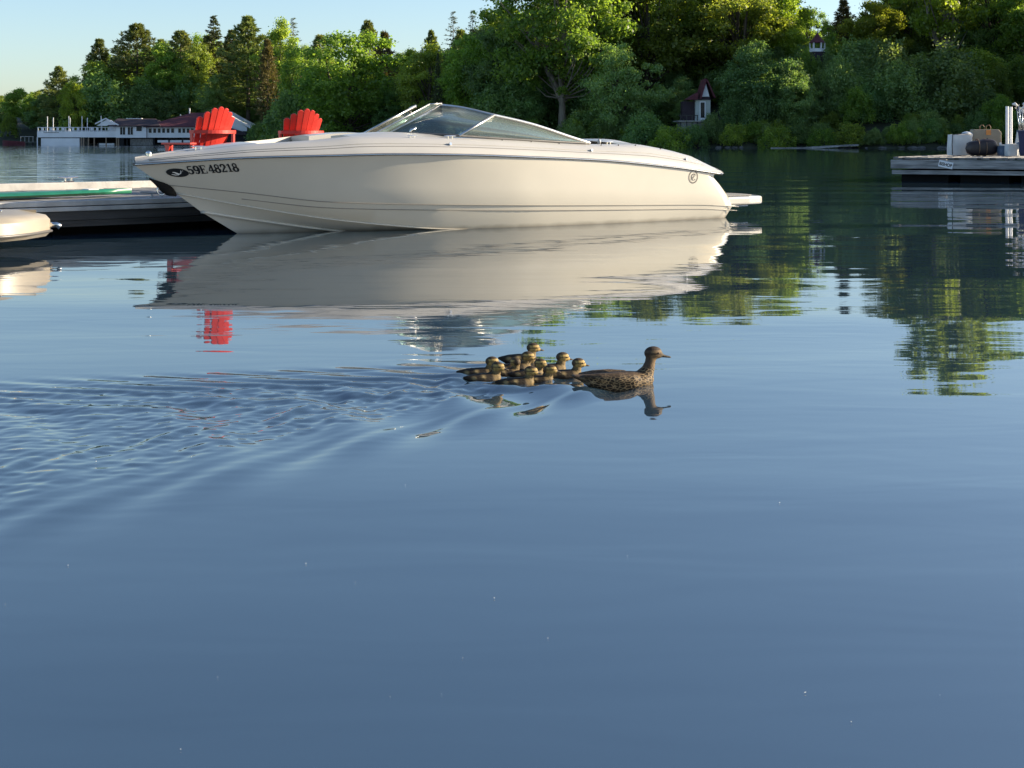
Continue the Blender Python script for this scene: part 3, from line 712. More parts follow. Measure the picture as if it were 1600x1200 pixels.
L_RUB = [(0, 0, 0.816), (0.129, 0.083, 0.823), (0.308, 0.191, 0.837), (0.673, 0.396, 0.864), (1.178, 0.642, 0.892), (1.99, 0.947, 0.91), (2.654, 1.12, 0.922), (3.553, 1.257, 0.91), (4.58, 1.3, 0.875), (5.72, 1.3, 0.826), (6.95, 1.3, 0.725), (7.904, 1.28, 0.617)]
def l_mid(f, dip, send, tend):
    pts = []
    for i in range(12):
        u = i / 11.0
        sk = 0.34 + (8.29 - 0.34) * u; sr = 7.904 * u
        tk, zk = float(herm(np.array([sk]), L_KNUC, 1)[0]), float(herm(np.array([sk]), L_KNUC, 2)[0])
        tr_, zr = float(herm(np.array([sr]), L_RUB, 1)[0]), float(herm(np.array([sr]), L_RUB, 2)[0])
        s_ = sk + (sr - sk) * f; e = max(0, u - 0.9) / 0.1
        pts.append((s_ + e * send, (tk + (tr_ - tk) * f) - dip * math.sin(math.pi * min(1, u * 1.6)) + e * tend, zk + (zr - zk) * f))
    return pts
L_M1 = l_mid(0.35, 0.022, 0.02, 0.0); L_M2 = l_mid(0.68, 0.026, -0.02, 0.0); L_M3 = l_mid(0.90, 0.012, -0.06, -0.01)
LINES = [L_KEEL, L_STRK, L_CHIN, L_KNUC, L_M1, L_M2, L_M3, L_RUB]
NU = 72
us = np.concatenate([np.linspace(0, 1, NU - 8)[:-1] ** 1.25 * 0.965, np.linspace(0.965, 1, 9)])
def hull_rows():
    rows = []
    for L in LINES:
        s = L[0][0] + (L[-1][0] - L[0][0]) * us
        t = herm(s, L, 1); z = herm(s, L, 2)
        rnd = np.clip((us - 0.965) / 0.035, 0, 1)
        t = t * (1 - 0.10 * rnd ** 2.2)
        rows.append(np.stack([s, t, z], 1))
    return rows
ROWS = hull_rows()
def side_t(s, z):
    tz = sorted([(float(herm(np.array([s]), L, 2)[0]), float(herm(np.array([s]), L, 1)[0])) for L in LINES[2:]])
    return float(np.interp(z, [a for a, _ in tz], [b for _, b in tz]))
mb = MB()
for sg in (-1, 1):
    # topsides, refined a little between the lines, with creases at knuckle and chine
    for i in range(len(ROWS) - 1):
        mb.grid([[(p[0], sg * p[1], p[2]) for p in ROWS[i]], [(p[0], sg * p[1], p[2]) for p in ROWS[i + 1]]])
# transom
tr = []
for row in ROWS:
    p = row[-1]; tr.append([(p[0] + 0.10 * (1 - (k / 6.0 - 1) ** 2), p[1] * (k / 6.0 - 1), p[2]) for k in range(13)])
mb.grid(tr)
hull = mb.build('hull', M['gelcoat'], boat, smooth=26)

def strip(name, L, w, h, off, mat, n=90, s1=None, up=0.0):       # small moulding along a hull line, both sides
    m_ = MB(); s = np.linspace(L[0][0] + 0.01, s1 or L[-1][0], n); t = herm(s, L, 1); z = herm(s, L, 2)
    for sg in (-1, 1):
        m_.tube([(s[i], sg * (t[i] + off), z[i] + up) for i in range(n)], 1.0, 6, sq=(w, h))
    return m_.build(name, mat, boat, smooth=True)
strip('rub_rail', L_RUB, 0.024, 0.016, 0.0, M['rail_dark'])
strip('rub_rail_insert', L_RUB, 0.010, 0.007, 0.022, M['steel'])
strip('spray_rail', L_STRK, 0.028, 0.018, 0.004, M['gelcoat'], s1=4.0)
strip('chine_rail', L_CHIN, 0.016, 0.010, 0.003, M['gelcoat'])
strip('knuckle_line', L_KNUC, 0.006, 0.005, 0.0015, M['pin_line'])
low = [(a + 0.0, t + 0.0, z - 0.075 + 0.02 * (a / 8)) for a, t, z in L_KNUC[1:]]
low = [(a, side_t(a, z), z) for a, t, z in low]
strip('lower_pinstripe', low, 0.006, 0.005, 0.0015, M['pin_line'])

DZ = [(0.03, 0, 0.875), (0.22, 0, 0.908), (0.58, 0, 0.955), (0.835, 0, 0.985), (1.17, 0, 1.03), (1.6, 0, 1.06), (1.96, 0, 1.085), (2.14, 0, 1.105), (2.32, 0, 1.125), (2.74, 0, 1.13), (3.57, 0, 1.118), (4.5, 0, 1.085), (5.8, 0, 1.028), (6.5, 0, 1.025), (7.0, 0, 0.97), (7.5, 0, 0.875), (7.97, 0, 0.70)]
def deck_z(s): return float(herm(np.array([s]), DZ, 2)[0])
def rub_at(s):
    s = np.array([s]); return float(herm(s, L_RUB, 1)[0]), float(herm(s, L_RUB, 2)[0])
PROF = [(0.0, 0.0), (0.022, 0.22), (0.05, 0.42), (0.085, 0.52), (0.10, 0.56), (0.15, 0.78), (0.22, 0.93), (0.30, 1.0)]
def deck_pt(s, k, sg):
    t, z = rub_at(min(s, 7.9)); o, f = PROF[k]
    if s < 0.02: t = max(t, 0.006)
    tt = t * (1 - o / 0.30) + (max(t - 0.30, t * 0.25)) * (o / 0.30)
    return (s, sg * tt, z + 0.004 + (deck_z(s) - z) * f)
ss = list(np.linspace(0.02, 1.3, 22)) + list(np.linspace(1.36, 6.3, 44)) + list(np.linspace(6.4, 7.94, 20))
mb = MB()
for sg in (-1, 1): mb.grid([[deck_pt(s, k, sg) for s in ss] for k in range(len(PROF))])
mb.build('gunwale', M['deck_white'], boat, smooth=35)
def cap(name, s0, s1, crown, n=16, mat=None):
    m_ = MB(); G = []
    for s in np.linspace(s0, s1, n):
        e = deck_pt(s, len(PROF) - 1, 1); w = e[1]
        G.append([(s, w * k, e[2] + 0.0015 + crown * (1 - k * k)) for k in np.linspace(-1, 1, 13)])
    m_.grid(G); return m_.build(name, mat or M['deck_white'], boat, smooth=True)
cap('foredeck', 0.02, 1.32, 0.018); cap('aft_deck', 6.28, 7.94, 0.05)
# closing panel at the tail of the deck
mb = MB()
e0 = [deck_pt(7.94, k, -1) for k in range(len(PROF))]; e1 = [deck_pt(7.94, k, 1) for k in range(len(PROF))]
mb.grid([[(p[0] + 0.02, p[1], p[2]) for p in e0], [(p[0] + 0.06, 0.0, p[2]) for p in e0], [(p[0] + 0.02, p[1], p[2]) for p in e1]])
mb.build('transom_cap', M['deck_white'], boat, smooth=True)
# liner of bow and helm cockpits
mb = MB(); sl = np.linspace(1.32, 6.28, 30)
def floor_t(s): return max(0.05, min(deck_pt(s, len(PROF) - 1, 1)[1] * 0.96, side_t(s, 0.50) - 0.10))
for sg in (-1, 1):
    mb.grid([[deck_pt(s, len(PROF) - 1, sg) for s in sl], [(s, sg * floor_t(s), 0.50) for s in sl]])
mb.grid([[(s, floor_t(s), 0.50) for s in sl], [(s, -floor_t(s), 0.50) for s in sl]])
for s in (1.32, 6.28):
    q = deck_pt(s, len(PROF) - 1, 1); mb.add([(s, q[1], q[2]), (s, -q[1], q[2]), (s, -floor_t(s), 0.50), (s, floor_t(s), 0.50)], [(0, 1, 2, 3)])
mb.build('cockpit_liner', M['deck_white'], boat, smooth=30)
# dash cowls left and right of the walk-through
for sg in (-1, 1):
    mb = MB(); G = []
    for s in np.linspace(2.35, 4.0, 12):
        p = deck_pt(s, len(PROF) - 1, 1); k = (s - 2.35) / 1.65; zt = deck_z(s) + 0.035 * math.sin(math.pi * min(1, k * 1.2))
        G.append([(s, sg * 0.27, 0.5), (s, sg * 0.27, zt + 0.01), (s, sg * 0.5, zt + 0.022), (s, sg * (p[1] * 0.85), zt + 0.012), (s, sg * p[1], deck_z(s) + 0.002)])
    mb.grid(G); mb.add(G[-1], [(0, 1, 2, 3, 4)]); mb.add(G[0], [(0, 1, 2, 3, 4)])
    mb.build('dash_cowl', M['deck_white'], boat, smooth=30)
# windshield
def crv(pts, n):
    P = [Vector(p) for p in pts]; out = []
    for i in range(len(P) - 1):
        p0, p1, p2, p3 = P[max(i - 1, 0)], P[i], P[i + 1], P[min(i + 2, len(P) - 1)]
        for k in range(n):
            t = k / n; out.append(0.5 * ((2 * p1) + (p2 - p0) * t + (2 * p0 - 5 * p1 + 4 * p2 - p3) * t * t + (3 * p1 - p0 - 3 * p2 + p3) * t ** 3))
    return out + [P[-1]]
WB_F = [(3.148, 0.30, 1.170), (3.33, 0.68, 1.160), (3.685, 1.0, 1.139)]; WT_F = [(3.926, 0.30, 1.525), (4.04, 0.62, 1.485), (4.286, 0.90, 1.398)]
WB_S = [(3.70, 1.003, 1.138), (4.6, 1.03, 1.09), (5.74, 1.02, 1.042)]; WT_S = [(4.30, 0.905, 1.395), (4.86, 0.965, 1.285), (5.45, 1.01, 1.125), (5.76, 1.02, 1.048)]
for sg in (-1, 1):
    mir = lambda L: [(a, sg * b, c) for a, b, c in L]
    for B, T, nm in ((WB_F, WT_F, 'front_pane'), (WB_S, WT_S, 'side_pane')):
        b = crv(mir(B), 12); t = crv(mir(T), 12 if len(T) == 3 else 8)
        n = min(len(b), len(t)); b = [b[round(i * (len(b) - 1) / (n - 1))] for i in range(n)]; t = [t[round(i * (len(t) - 1) / (n - 1))] for i in range(n)]
        m_ = MB().grid([b, [x.lerp(y, 0.5) + Vector((0, sg * 0.012, 0)) for x, y in zip(b, t)], t])
        o = m_.build(nm, M['glass'], boat, smooth=True); sd = o.modifiers.new('thick', 'SOLIDIFY'); sd.thickness = 0.006
    topc = crv(mir(WT_F), 10) + crv(mir(WT_S), 10); basec = crv(mir(WB_F), 10) + crv(mir(WB_S), 10)
    MB().tube(topc, 0.017, 8).build('windshield_top_rail', M['alu'], boat, smooth=40)
    MB().tube([p + Vector((0, 0, -0.02)) for p in topc], 0.012, 6).build('rail_gasket', M['rubber'], boat, smooth=True)
    MB().tube(basec, 0.015, 8).build('windshield_base', M['rail_dark'], boat, smooth=True)
    MB().tube([WB_S[0][:1] + (sg * WB_S[0][1], WB_S[0][2]), WT_S[0][:1] + (sg * WT_S[0][1], WT_S[0][2])], 0.018, 8, sq=(1.4, 0.8)).build('divider', M['alu'], boat, smooth=True)
    MB().tube([(3.148, sg * 0.3, 1.17), (3.926, sg * 0.3, 1.525)], 0.014, 8).build('centre_post', M['alu'], boat, smooth=True)
# opened centre panel, folded against the near half
pb, pt = Vector((3.148, -0.30, 1.185)), Vector((3.926, -0.30, 1.545))
d = Vector((-0.19, -0.015, -0.01))
o = MB().add([pb, pt, pt + d + Vector((0.0, 0, 0.0)), pb + d], [(0, 1, 2, 3)]).build('opened_pane', M['glass'], boat); o.modifiers.new('thick', 'SOLIDIFY').thickness = 0.006
for q, mname in (((pb + d, pt + d), 'alu'), ((pt, pt + d), 'alu'), ((pb, pb + d), 'rubber')):
    MB().tube(list(q), 0.010, 6).build('pane_frame', M[mname], boat, smooth=True)
MB().tube([pb + Vector((0, 0, .012)), pt + Vector((0, 0, .012))], 0.009, 6).build('pane_gasket', M['rubber'], boat, smooth=True)
for f in (0.42, 0.88):
    c = pb.lerp(pt, f) + d * 0.5
    MB().tube([c + Vector((-.03, 0, .01)), c + Vector((-.015, 0, .035)), c + Vector((.015, 0, .035)), c + Vector((.03, 0, .01))], 0.009, 6).build('latch', M['rubber'], boat, smooth=True)
MB().tube([(3.30, -0.55, 1.165), (3.30, -0.56, 1.21), (3.36, -0.58, 1.23)], [0.03, 0.018, 0.016], 8).build('hinge_bracket', M['steel'], boat, smooth=True)
# helm
ringp = [(4.18 + 0.07 * math.cos(a) * 0.5, 0.52 + 0.17 * math.sin(a), 1.05 + 0.16 * math.cos(a)) for a in np.linspace(0, 2 * math.pi, 21)]
wh = MB().tube(ringp, 0.014, 6, cap=False).build('steering_wheel', M['dash'], boat, smooth=True)
sp_ = MB()
for a in (0.5, 2.6, 4.7): sp_.tube([(4.16, 0.52, 1.04), (4.18 + 0.035 * math.cos(a), 0.52 + 0.17 * math.sin(a), 1.05 + 0.16 * math.cos(a))], 0.01, 5)
sp_.build('spokes', M['steel'], wh, smooth=True)
MB().box((4.02, 0.62, 1.03), (0.10, 0.62, 0.16)).build('instrument_panel', M['dash'], boat, bevel=0.02)
for sg in (-1, 1):
    m_ = MB().box((4.85, sg * 0.55, 0.72), (0.5, 0.55, 0.16)); m_.box((5.08, sg * 0.55, 0.92), (0.14, 0.55, 0.34), Matrix.Rotation(R(8), 3, 'Y'))
    m_.build('helm_seat', M['vinyl'], boat, bevel=0.04)
    MB().box((2.1, sg * 0.30, 0.66), (0.8, 0.22, 0.22)).build('bow_cushion', M['vinyl'], boat, bevel=0.04)
MB().box((6.05, 0, 0.78), (0.42, 1.8, 0.24)).build('stern_bench', M['vinyl'], boat, bevel=0.05)
for k_, up_, nm, r_ in ((2, 0.0, 'deck_groove_shadow', 0.0035), (4, 0.004, 'deck_moulding', 0.006)):  # thin dark tube paints the shadow of a moulded groove
    m_ = MB()
    for sg in (-1, 1): m_.tube([Vector(deck_pt(s, k_, sg)) + Vector((0, 0, up_)) for s in np.linspace(0.15, 7.6, 80)], r_, 5)
    m_.build(nm, M['ink_shadow_grey' if k_ == 2 else 'deck_white'], boat, smooth=True)
# sun pad and rear moulding
mb = MB(); G = []
for s in np.linspace(6.35, 7.25, 10):
    w = 0.62; z0 = deck_z(s) + 0.05; k = math.sin(math.pi * (s - 6.35) / 0.9) ** 0.5 if 6.35 < s < 7.25 else 0
    G.append([(s, w * q, z0 - 0.03 + 0.07 * k * (1 - abs(q) ** 4)) for q in np.linspace(-1, 1, 11)])
mb.grid(G); mb.build('sun_pad', M['deck_white'], boat, smooth=True)
# grey non-skid wedge on the near quarter and on the far one
for sg in (-1, 1):
    G = []
    for s in np.linspace(6.72, 7.62, 14):
        f = (s - 6.72) / 0.9; row = []
        for k in np.linspace(0, 1, 5):
            p0 = Vector(deck_pt(s, 4, sg)); p1 = Vector(deck_pt(s, 7, sg)); up = p0.lerp(p1, 0.25 + (0.75 * f) * k * 0.9)
            row.append(up + Vector((0, sg * 0.012, 0.012)))
        G.append(row)
    MB().grid(G).build('nonskid_patch', M['mesh_grey'], boat, smooth=True)
# fittings
def gun(s, k, out=0.0, up=0.0): p = deck_pt(s, k, -1); return Vector((p[0], p[1] - out, p[2] + up))
for s in (3.46, 5.62, 7.30):
    c = gun(s, 3, 0.004, 0.012); MB().tube([c + Vector((0, 0.02, 0)), c + Vector((0, -0.012, 0.006))], 0.017, 14).build('drain_fitting', M['steel'], boat, smooth=35)
def cleat(c, name='cleat', r=1.0, rot=0):
    m_ = MB(); q = Matrix.Rotation(rot, 3, 'Z')
    for k in (-0.04, 0.04): m_.tube([c + q @ Vector((k * r, 0, -0.01)), c + q @ Vector((k * r, 0, 0.03 * r))], 0.010 * r, 7)
    m_.tube([c + q @ Vector((-0.11 * r, 0, 0.036 * r)), c + q @ Vector((-0.05 * r, 0, 0.036 * r)), c + q @ Vector((0.05 * r, 0, 0.036 * r)), c + q @ Vector((0.11 * r, 0, 0.036 * r))], [0.006 * r, 0.011 * r, 0.011 * r, 0.006 * r], 8)
    return m_.build(name, M['steel'], boat, smooth=40)
cleat(gun(0.72, 7, 0, 0.01), r=0.8); cleat(gun(3.05, 6, 0, 0.0), r=0.6); cleat(gun(3.55, 6, 0, 0.0), r=0.75); cleat(gun(6.1, 7, 0, 0.005), r=0.7)
m_ = MB().tube([(0.18, 0, 0.9), (0.18, 0, 0.935)], 0.03, 12); m_.ball((0.18, 0, 0.94), (0.034, 0.034, 0.026)); m_.build('bow_light', M['steel'], boat, smooth=35)
for i, s in enumerate(np.linspace(0.6, 7.6, 34)):
    t, z = rub_at(s); MB().ball((s, -t - 0.026, z), 0.006, 6, 4).build('rail_screw', M['steel'], boat, smooth=True)
for s in (4.3, 4.75, 5.2, 5.9, 6.2, 6.5, 6.95):
    c = gun(s, 6, 0.0, 0.004); MB().ball(c, 0.010, 6, 4).build('snap_stud', M['rubber'], boat, smooth=True)
MB().ball(gun(6.02, 7, -0.1, 0.03), (0.025, 0.025, 0.04)).build('stern_light', M['deck_white'], boat, smooth=True)
# black guard on the stem with its ring
STEM = [(0.0, 0.80), (0.21, 0.662), (0.34, 0.587), (0.50, 0.487), (0.62, 0.385)]
def stem_z(s): return float(np.interp(s, [a for a, _ in STEM], [b for _, b in STEM]))
mb = MB(); sv = np.linspace(0.20, 0.52, 12)
mb.tube([(s - 0.012, 0, stem_z(s) - 0.012) for s in sv], [0.010 + 0.052 * math.sin(math.pi * (k / 11.0) ** 1.6) for k in range(12)], 8)
mb.build('stem_guard', M['shade_guard_black'], boat, smooth=True)
MB().tube([(0.33 + 0.05 * math.cos(a), 0, 0.52 + 0.05 * math.sin(a)) for a in np.linspace(0, 6.28, 15)], 0.008, 6, cap=False).build('bow_ring', M['steel'], boat, smooth=True)
# swim platform and drive
mb = MB(); prof = []
for a in np.linspace(-math.pi / 2, math.pi / 2, 15): prof.append((8.75 + 0.60 * math.cos(a) ** 0.6, 1.0 * math.sin(a)))
outl = [(8.15, -1.0)] + prof + [(8.15, 1.0)]
mb.prism([(a, b, 0.165) for a, b in outl], (0, 0, 0.112)); mb.build('swim_platform', M['deck_white'], boat, bevel=0.025)
mb = MB().prism([(a * 0.9 + 0.87, b * 0.82, 0.283) for a, b in outl], (0, 0, 0.006)); mb.build('platform_mat', M['mesh_grey'], boat)
MB().tube([(8.25, -0.72, 0.14), (9.0, -0.72, 0.14)], 0.018, 8).build('ladder_rail', M['steel'], boat, smooth=True)
MB().tube([(8.4, -0.72, 0.14), (8.42, -0.66, 0.2)], 0.03, 8).build('ladder_bracket', M['steel'], boat, smooth=True)
MB().box((8.55, 0, 0.05), (0.5, 0.32, 0.3)).build('stern_drive', M['rubber'], boat, bevel=0.06)
MB().tube([(8.22, -0.62, 0.06), (8.42, -0.62, 0.05)], 0.06, 10).build('exhaust_outlet', M['rubber'], boat, smooth=40)

# ---- decals laid on the near side
def side_point(s, z, off):
    e = 0.02; P = lambda a, b: Vector((a, -side_t(a, b), b))
    n = (P(s + e, z) - P(s - e, z)).cross(P(s, z + e) - P(s, z - e)).normalized()
    if n.y > 0: n = -n
    return P(s, z) + n * off
def decal(name, V2, F2, s0, z0, ang, off, mat, parent=boat):
    ca, sa = math.cos(ang), math.sin(ang)
    m_ = MB().add([side_point(s0 + x * ca - y * sa, z0 + x * sa + y * ca, off) for x, y in V2], F2)
    return m_.build(name, mat, parent, smooth=True, fix=False)
def text2d(body, size, bold=0.0):
    cu = bpy.data.curves.new('txt', 'FONT'); cu.body = body; cu.size = size; cu.offset = bold; cu.resolution_u = 4
    ob = bpy.data.objects.new('txt', cu); COL.objects.link(ob); dg = bpy.context.evaluated_depsgraph_get(); dg.update()
    me = bpy.data.meshes.new_from_object(ob.evaluated_get(dg))
    V2 = [(v.co.x, v.co.y) for v in me.vertices]; F2 = [tuple(p.vertices) for p in me.polygons]
    bpy.data.objects.remove(ob); bpy.data.curves.remove(cu); bpy.data.meshes.remove(me)
    return V2, F2
def disc2d(rx, ry, n=32, r0=0.0):
    if r0: 
        V = [(rx * k * math.cos(6.2832 * i / n), ry * k * math.sin(6.2832 * i / n)) for k in (r0, 1.0) for i in range(n)]
        return V, [(i, (i + 1) % n, n + (i + 1) % n, n + i) for i in range(n)]
    V = []; Fc = []
    for r_ in range(0, 5):
        for i in range(n): V.append((rx * r_ / 4 * math.cos(6.2832 * i / n), ry * r_ / 4 * math.sin(6.2832 * i / n)))
    for r_ in range(4):
        for i in range(n): Fc.append((r_ * n + i, r_ * n + (i + 1) % n, (r_ + 1) * n + (i + 1) % n, (r_ + 1) * n + i))
    return V, Fc
# slab-serif numerals drawn with a thick-and-thin pen
def pen(strokes):
    V = []; Fc = []
    for pts in strokes:
        n = len(pts)
        for i, (x, y, w) in enumerate(pts):
            x0, y0, _ = pts[max(i - 1, 0)]; x1, y1, _ = pts[min(i + 1, n - 1)]
            dx, dy = x1 - x0, y1 - y0; l = math.hypot(dx, dy) or 1; nx, ny = -dy / l, dx / l
            V += [(x + nx * w / 2, y + ny * w / 2), (x - nx * w / 2, y - ny * w / 2)]
        b = len(V) - 2 * n
        Fc += [(b + 2 * i, b + 2 * i + 1, b + 2 * i + 3, b + 2 * i + 2) for i in range(n - 1)]
    return V, Fc
def arc(cx, cy, rx, ry, a0, a1, w0, w1, n=14):   # width follows the direction of the stroke
    out = []
    for i in range(n + 1):
        a = math.radians(a0 + (a1 - a0) * i / n); k = abs(math.cos(a)); out.append((cx + rx * math.cos(a), cy + ry * math.sin(a), w0 + (w1 - w0) * k))
    return out
th, tk = 0.115, 0.23
GL = {
 '5': [[(0.14, 0.94, 0.13), (0.56, 0.94, 0.13)], [(0.17, 0.95, th), (0.13, 0.52, th)], arc(0.31, 0.33, 0.24, 0.27, 140, -90, th, tk), arc(0.31, 0.33, 0.24, 0.27, -90, -150, th, 0.14), [(0.06, 0.20, 0.15), (0.17, 0.20, 0.15)]],
 '9': [arc(0.33, 0.67, 0.22, 0.28, 0, 360, th, tk, 22), arc(0.29, 0.55, 0.28, 0.50, 20, -95, th, tk), [(0.10, 0.13, 0.16), (0.24, 0.13, 0.16)]],
 'E': [[(0.20, 0.0, 0.2), (0.20, 1.0, 0.2)], [(0.02, 0.96, 0.08), (0.68, 0.96, 0.08)], [(0.02, 0.04, 0.08), (0.70, 0.04, 0.08)], [(0.2, 0.52, 0.08), (0.48, 0.52, 0.08)], [(0.65, 0.74, 0.08), (0.65, 1.0, 0.08)], [(0.67, 0.0, 0.08), (0.67, 0.28, 0.08)], [(0.48, 0.38, 0.07), (0.48, 0.66, 0.07)]],
 '4': [[(0.44, 0.0, 0.18), (0.44, 1.0, 0.18)], [(0.44, 0.97, th), (0.05, 0.30, th)], [(0.03, 0.29, 0.1), (0.66, 0.29, 0.1)], [(0.26, 0.04, 0.08), (0.62, 0.04, 0.08)]],
 '8': [arc(0.33, 0.74, 0.19, 0.22, 0, 360, th, 0.15, 20), arc(0.33, 0.27, 0.23, 0.25, 0, 360, th, tk, 20)],
 '2': [arc(0.32, 0.70, 0.22, 0.25, 165, -30, th, tk), [(0.50, 0.58, 0.17), (0.10, 0.09, th)], [(0.06, 0.08, 0.15), (0.60, 0.08, 0.15)], [(0.58, 0.02, 0.08), (0.60, 0.26, 0.08)], [(0.08, 0.70, 0.14), (0.18, 0.70, 0.14)]],
 '1': [[(0.34, 0.0, 0.19), (0.34, 0.98, 0.19)], [(0.12, 0.80, 0.1), (0.34, 0.94, 0.1)], [(0.10, 0.04, 0.08), (0.58, 0.04, 0.08)]],
}
cx_ = 0.0; V2 = []; F2 = []
for ch in '59E 48218':
    if ch == ' ': cx_ += 0.10; continue
    v, f_ = pen(GL[ch]); b = len(V2); V2 += [(cx_ + x, y) for x, y in v]; F2 += [tuple(b + i for i in q) for q in f_]
    cx_ += 0.80 if ch == 'E' else (0.62 if ch == '1' else 0.66)
sc_s = 0.495 / cx_; sc_z = 0.098
decal('registration_number', [(x * sc_s - 0.62 * y * sc_z + 0.02, y * sc_z) for x, y in V2], F2, 0.553, 0.700, R(4.0), 0.004, M['ink'])
v, f_ = disc2d(0.112, 0.048); v = [(x - 0.6 * y, y) for x, y in v]; em = decal('bow_emblem', v, f_, 0.452, 0.722, R(-2), 0.003, M['ink'])
v, f_ = pen([[(-0.050, 0.006, .006), (-0.030, 0.004, .010), (0.000, -0.008, .014), (0.022, -0.014, .012), (0.034, -0.004, .010), (0.030, 0.014, .008), (0.022, 0.028, .006)], [(-0.050, -0.018, .005), (-0.010, -0.024, .008), (0.022, -0.022, .006)], [(0.038, 0.022, .006), (0.046, 0.026, .004)]])
decal('emblem_mark', v, f_, 0.452, 0.722, R(-2), 0.0055, M['white_ink'], em)
v, f_ = disc2d(0.088, 0.088, 36, 0.90); st = decal('stern_emblem', v, f_, 7.36, 0.585, 0, 0.003, M['ink_shadow_grey'])
leaves = []
for i in range(20):
    a = R(120 + i * 300 / 19.0); r0 = 0.070
    leaves.append([(r0 * math.cos(a), r0 * math.sin(a), 0.003), (0.078 * math.cos(a + .1), 0.078 * math.sin(a + .1), 0.010), (r0 * math.cos(a + .22), r0 * math.sin(a + .22), 0.003)])
leaves.append(arc(0.006, 0, 0.040, 0.044, 40, 320, 0.006, 0.016, 18))
leaves.append([(-0.045, -0.03, .006), (-0.01, -0.004, .008), (0.02, 0.012, .008), (0.046, 0.022, .004)])
leaves.append([(-0.02, 0.03, .005), (0.012, 0.03, .009), (0.002, -0.01, .008), (-0.012, -0.034, .005)])
v, f_ = pen(leaves); decal('emblem_mark', v, f_, 7.36, 0.585, 0, 0.0035, M['ink_shadow_grey'], st)

# ------------------------------------------------------------------ long dock behind the boat
DA = R(41); DO = Vector((-5.2, 15.9, 0)); DZ0 = 0.376
dock = empty('boat_dock', DO, DA, 'long grey plank dock with dark timber face behind the boat', 'dock')
pm = MB().box((0, 2.05, DZ0 - 0.02), (0.138, 3.86, 0.04)).mesh('plank', M['dock_top'])
x = -7.5
while x < 10.3:
    o = link_mesh('plank', pm, dock); o.location = (x, random.uniform(-0.01, 0.01), random.uniform(-0.004, 0.003)); x += 0.1455
MB().box((1.43, 0.055, DZ0 - 0.012), (17.9, 0.14, 0.06)).build('edge_board', M['dock_pale'], dock, bevel=0.01)
MB().box((1.43, 0.0, DZ0 - 0.075), (17.86, 0.04, 0.05)).build('edge_trim', M['dock_pale'], dock, bevel=0.006)
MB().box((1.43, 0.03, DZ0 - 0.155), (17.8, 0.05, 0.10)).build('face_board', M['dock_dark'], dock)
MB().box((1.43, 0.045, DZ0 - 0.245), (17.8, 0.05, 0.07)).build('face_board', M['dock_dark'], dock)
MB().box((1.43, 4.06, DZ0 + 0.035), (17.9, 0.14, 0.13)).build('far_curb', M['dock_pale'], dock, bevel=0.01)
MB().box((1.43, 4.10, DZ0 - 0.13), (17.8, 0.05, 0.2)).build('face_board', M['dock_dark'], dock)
for k in range(7):
    MB().box((-6 + k * 2.4, 2.05, 0.03), (1.9, 3.0, 0.5)).build('float', M['shade_guard_black'], dock)  # floats blackened to carry the dark shade under the deck
def dk(a, b, h=0.0): return Vector((DO.x + a * math.cos(DA) - b * math.sin(DA), DO.y + a * math.sin(DA) + b * math.cos(DA), DZ0 + 0.004 + h))

# green board lying on the dock
gb = empty('paddle_board', dk(-1.05, 1.15), DA + R(1), 'long green paddle board lying flat on the grey dock', 'board')
mb = MB(); G = []
for a in np.linspace(-2.6, 2.6, 25):
    w = 0.30 * max(0.02, (1 - abs(a / 2.62) ** 2.6)); zc = 0.02 * (a / 2.6) ** 2
    G.append([(a, w * q, 0.045 + zc + 0.035 * math.copysign(1, hh) * max(0, 1 - abs(q) ** 4) ** 0.5) for q, hh in [(k, 1) for k in np.linspace(-1, 1, 9)] + [(k, -1) for k in np.linspace(0.999, -1, 9)]])
mb.grid(G); mb.build('board', M['green_plastic'], gb, smooth=40)
MB().box((2.05, 0, 0.095), (0.14, 0.18, 0.012)).build('nose_pad', M['white_ink'], gb, bevel=0.005)
def dock_cleat(pos, rz, label, m='dock_pale', big=1.0):
    c = empty('dock_cleat', pos, rz, label, 'cleat', 'dock cleats')
    MB().box((0, 0, 0.008), (0.16 * big, 0.07, 0.014)).build('base_plate', M[m], c)
    m_ = MB()
    for k in (-.045, .045): m_.tube([(k * big, 0, 0.012), (k * big, 0, 0.06)], 0.014, 8)
    m_.build('stem', M[m], c, smooth=40)
    MB().tube([(-0.15 * big, 0, 0.072), (-0.05 * big, 0, 0.064), (0.05 * big, 0, 0.064), (0.15 * big, 0, 0.072)], [0.009, 0.016, 0.016, 0.009], 8).build('horn', M[m], c, smooth=40)
dock_cleat(dk(1.96, 4.06, 0.10), DA, 'small pale cleat on the far curb of the dock', 'steel')
dock_cleat(dk(1.49, 0.38), DA, 'pale grey cleat on the dock under the bow', 'dock_pale', 1.5)

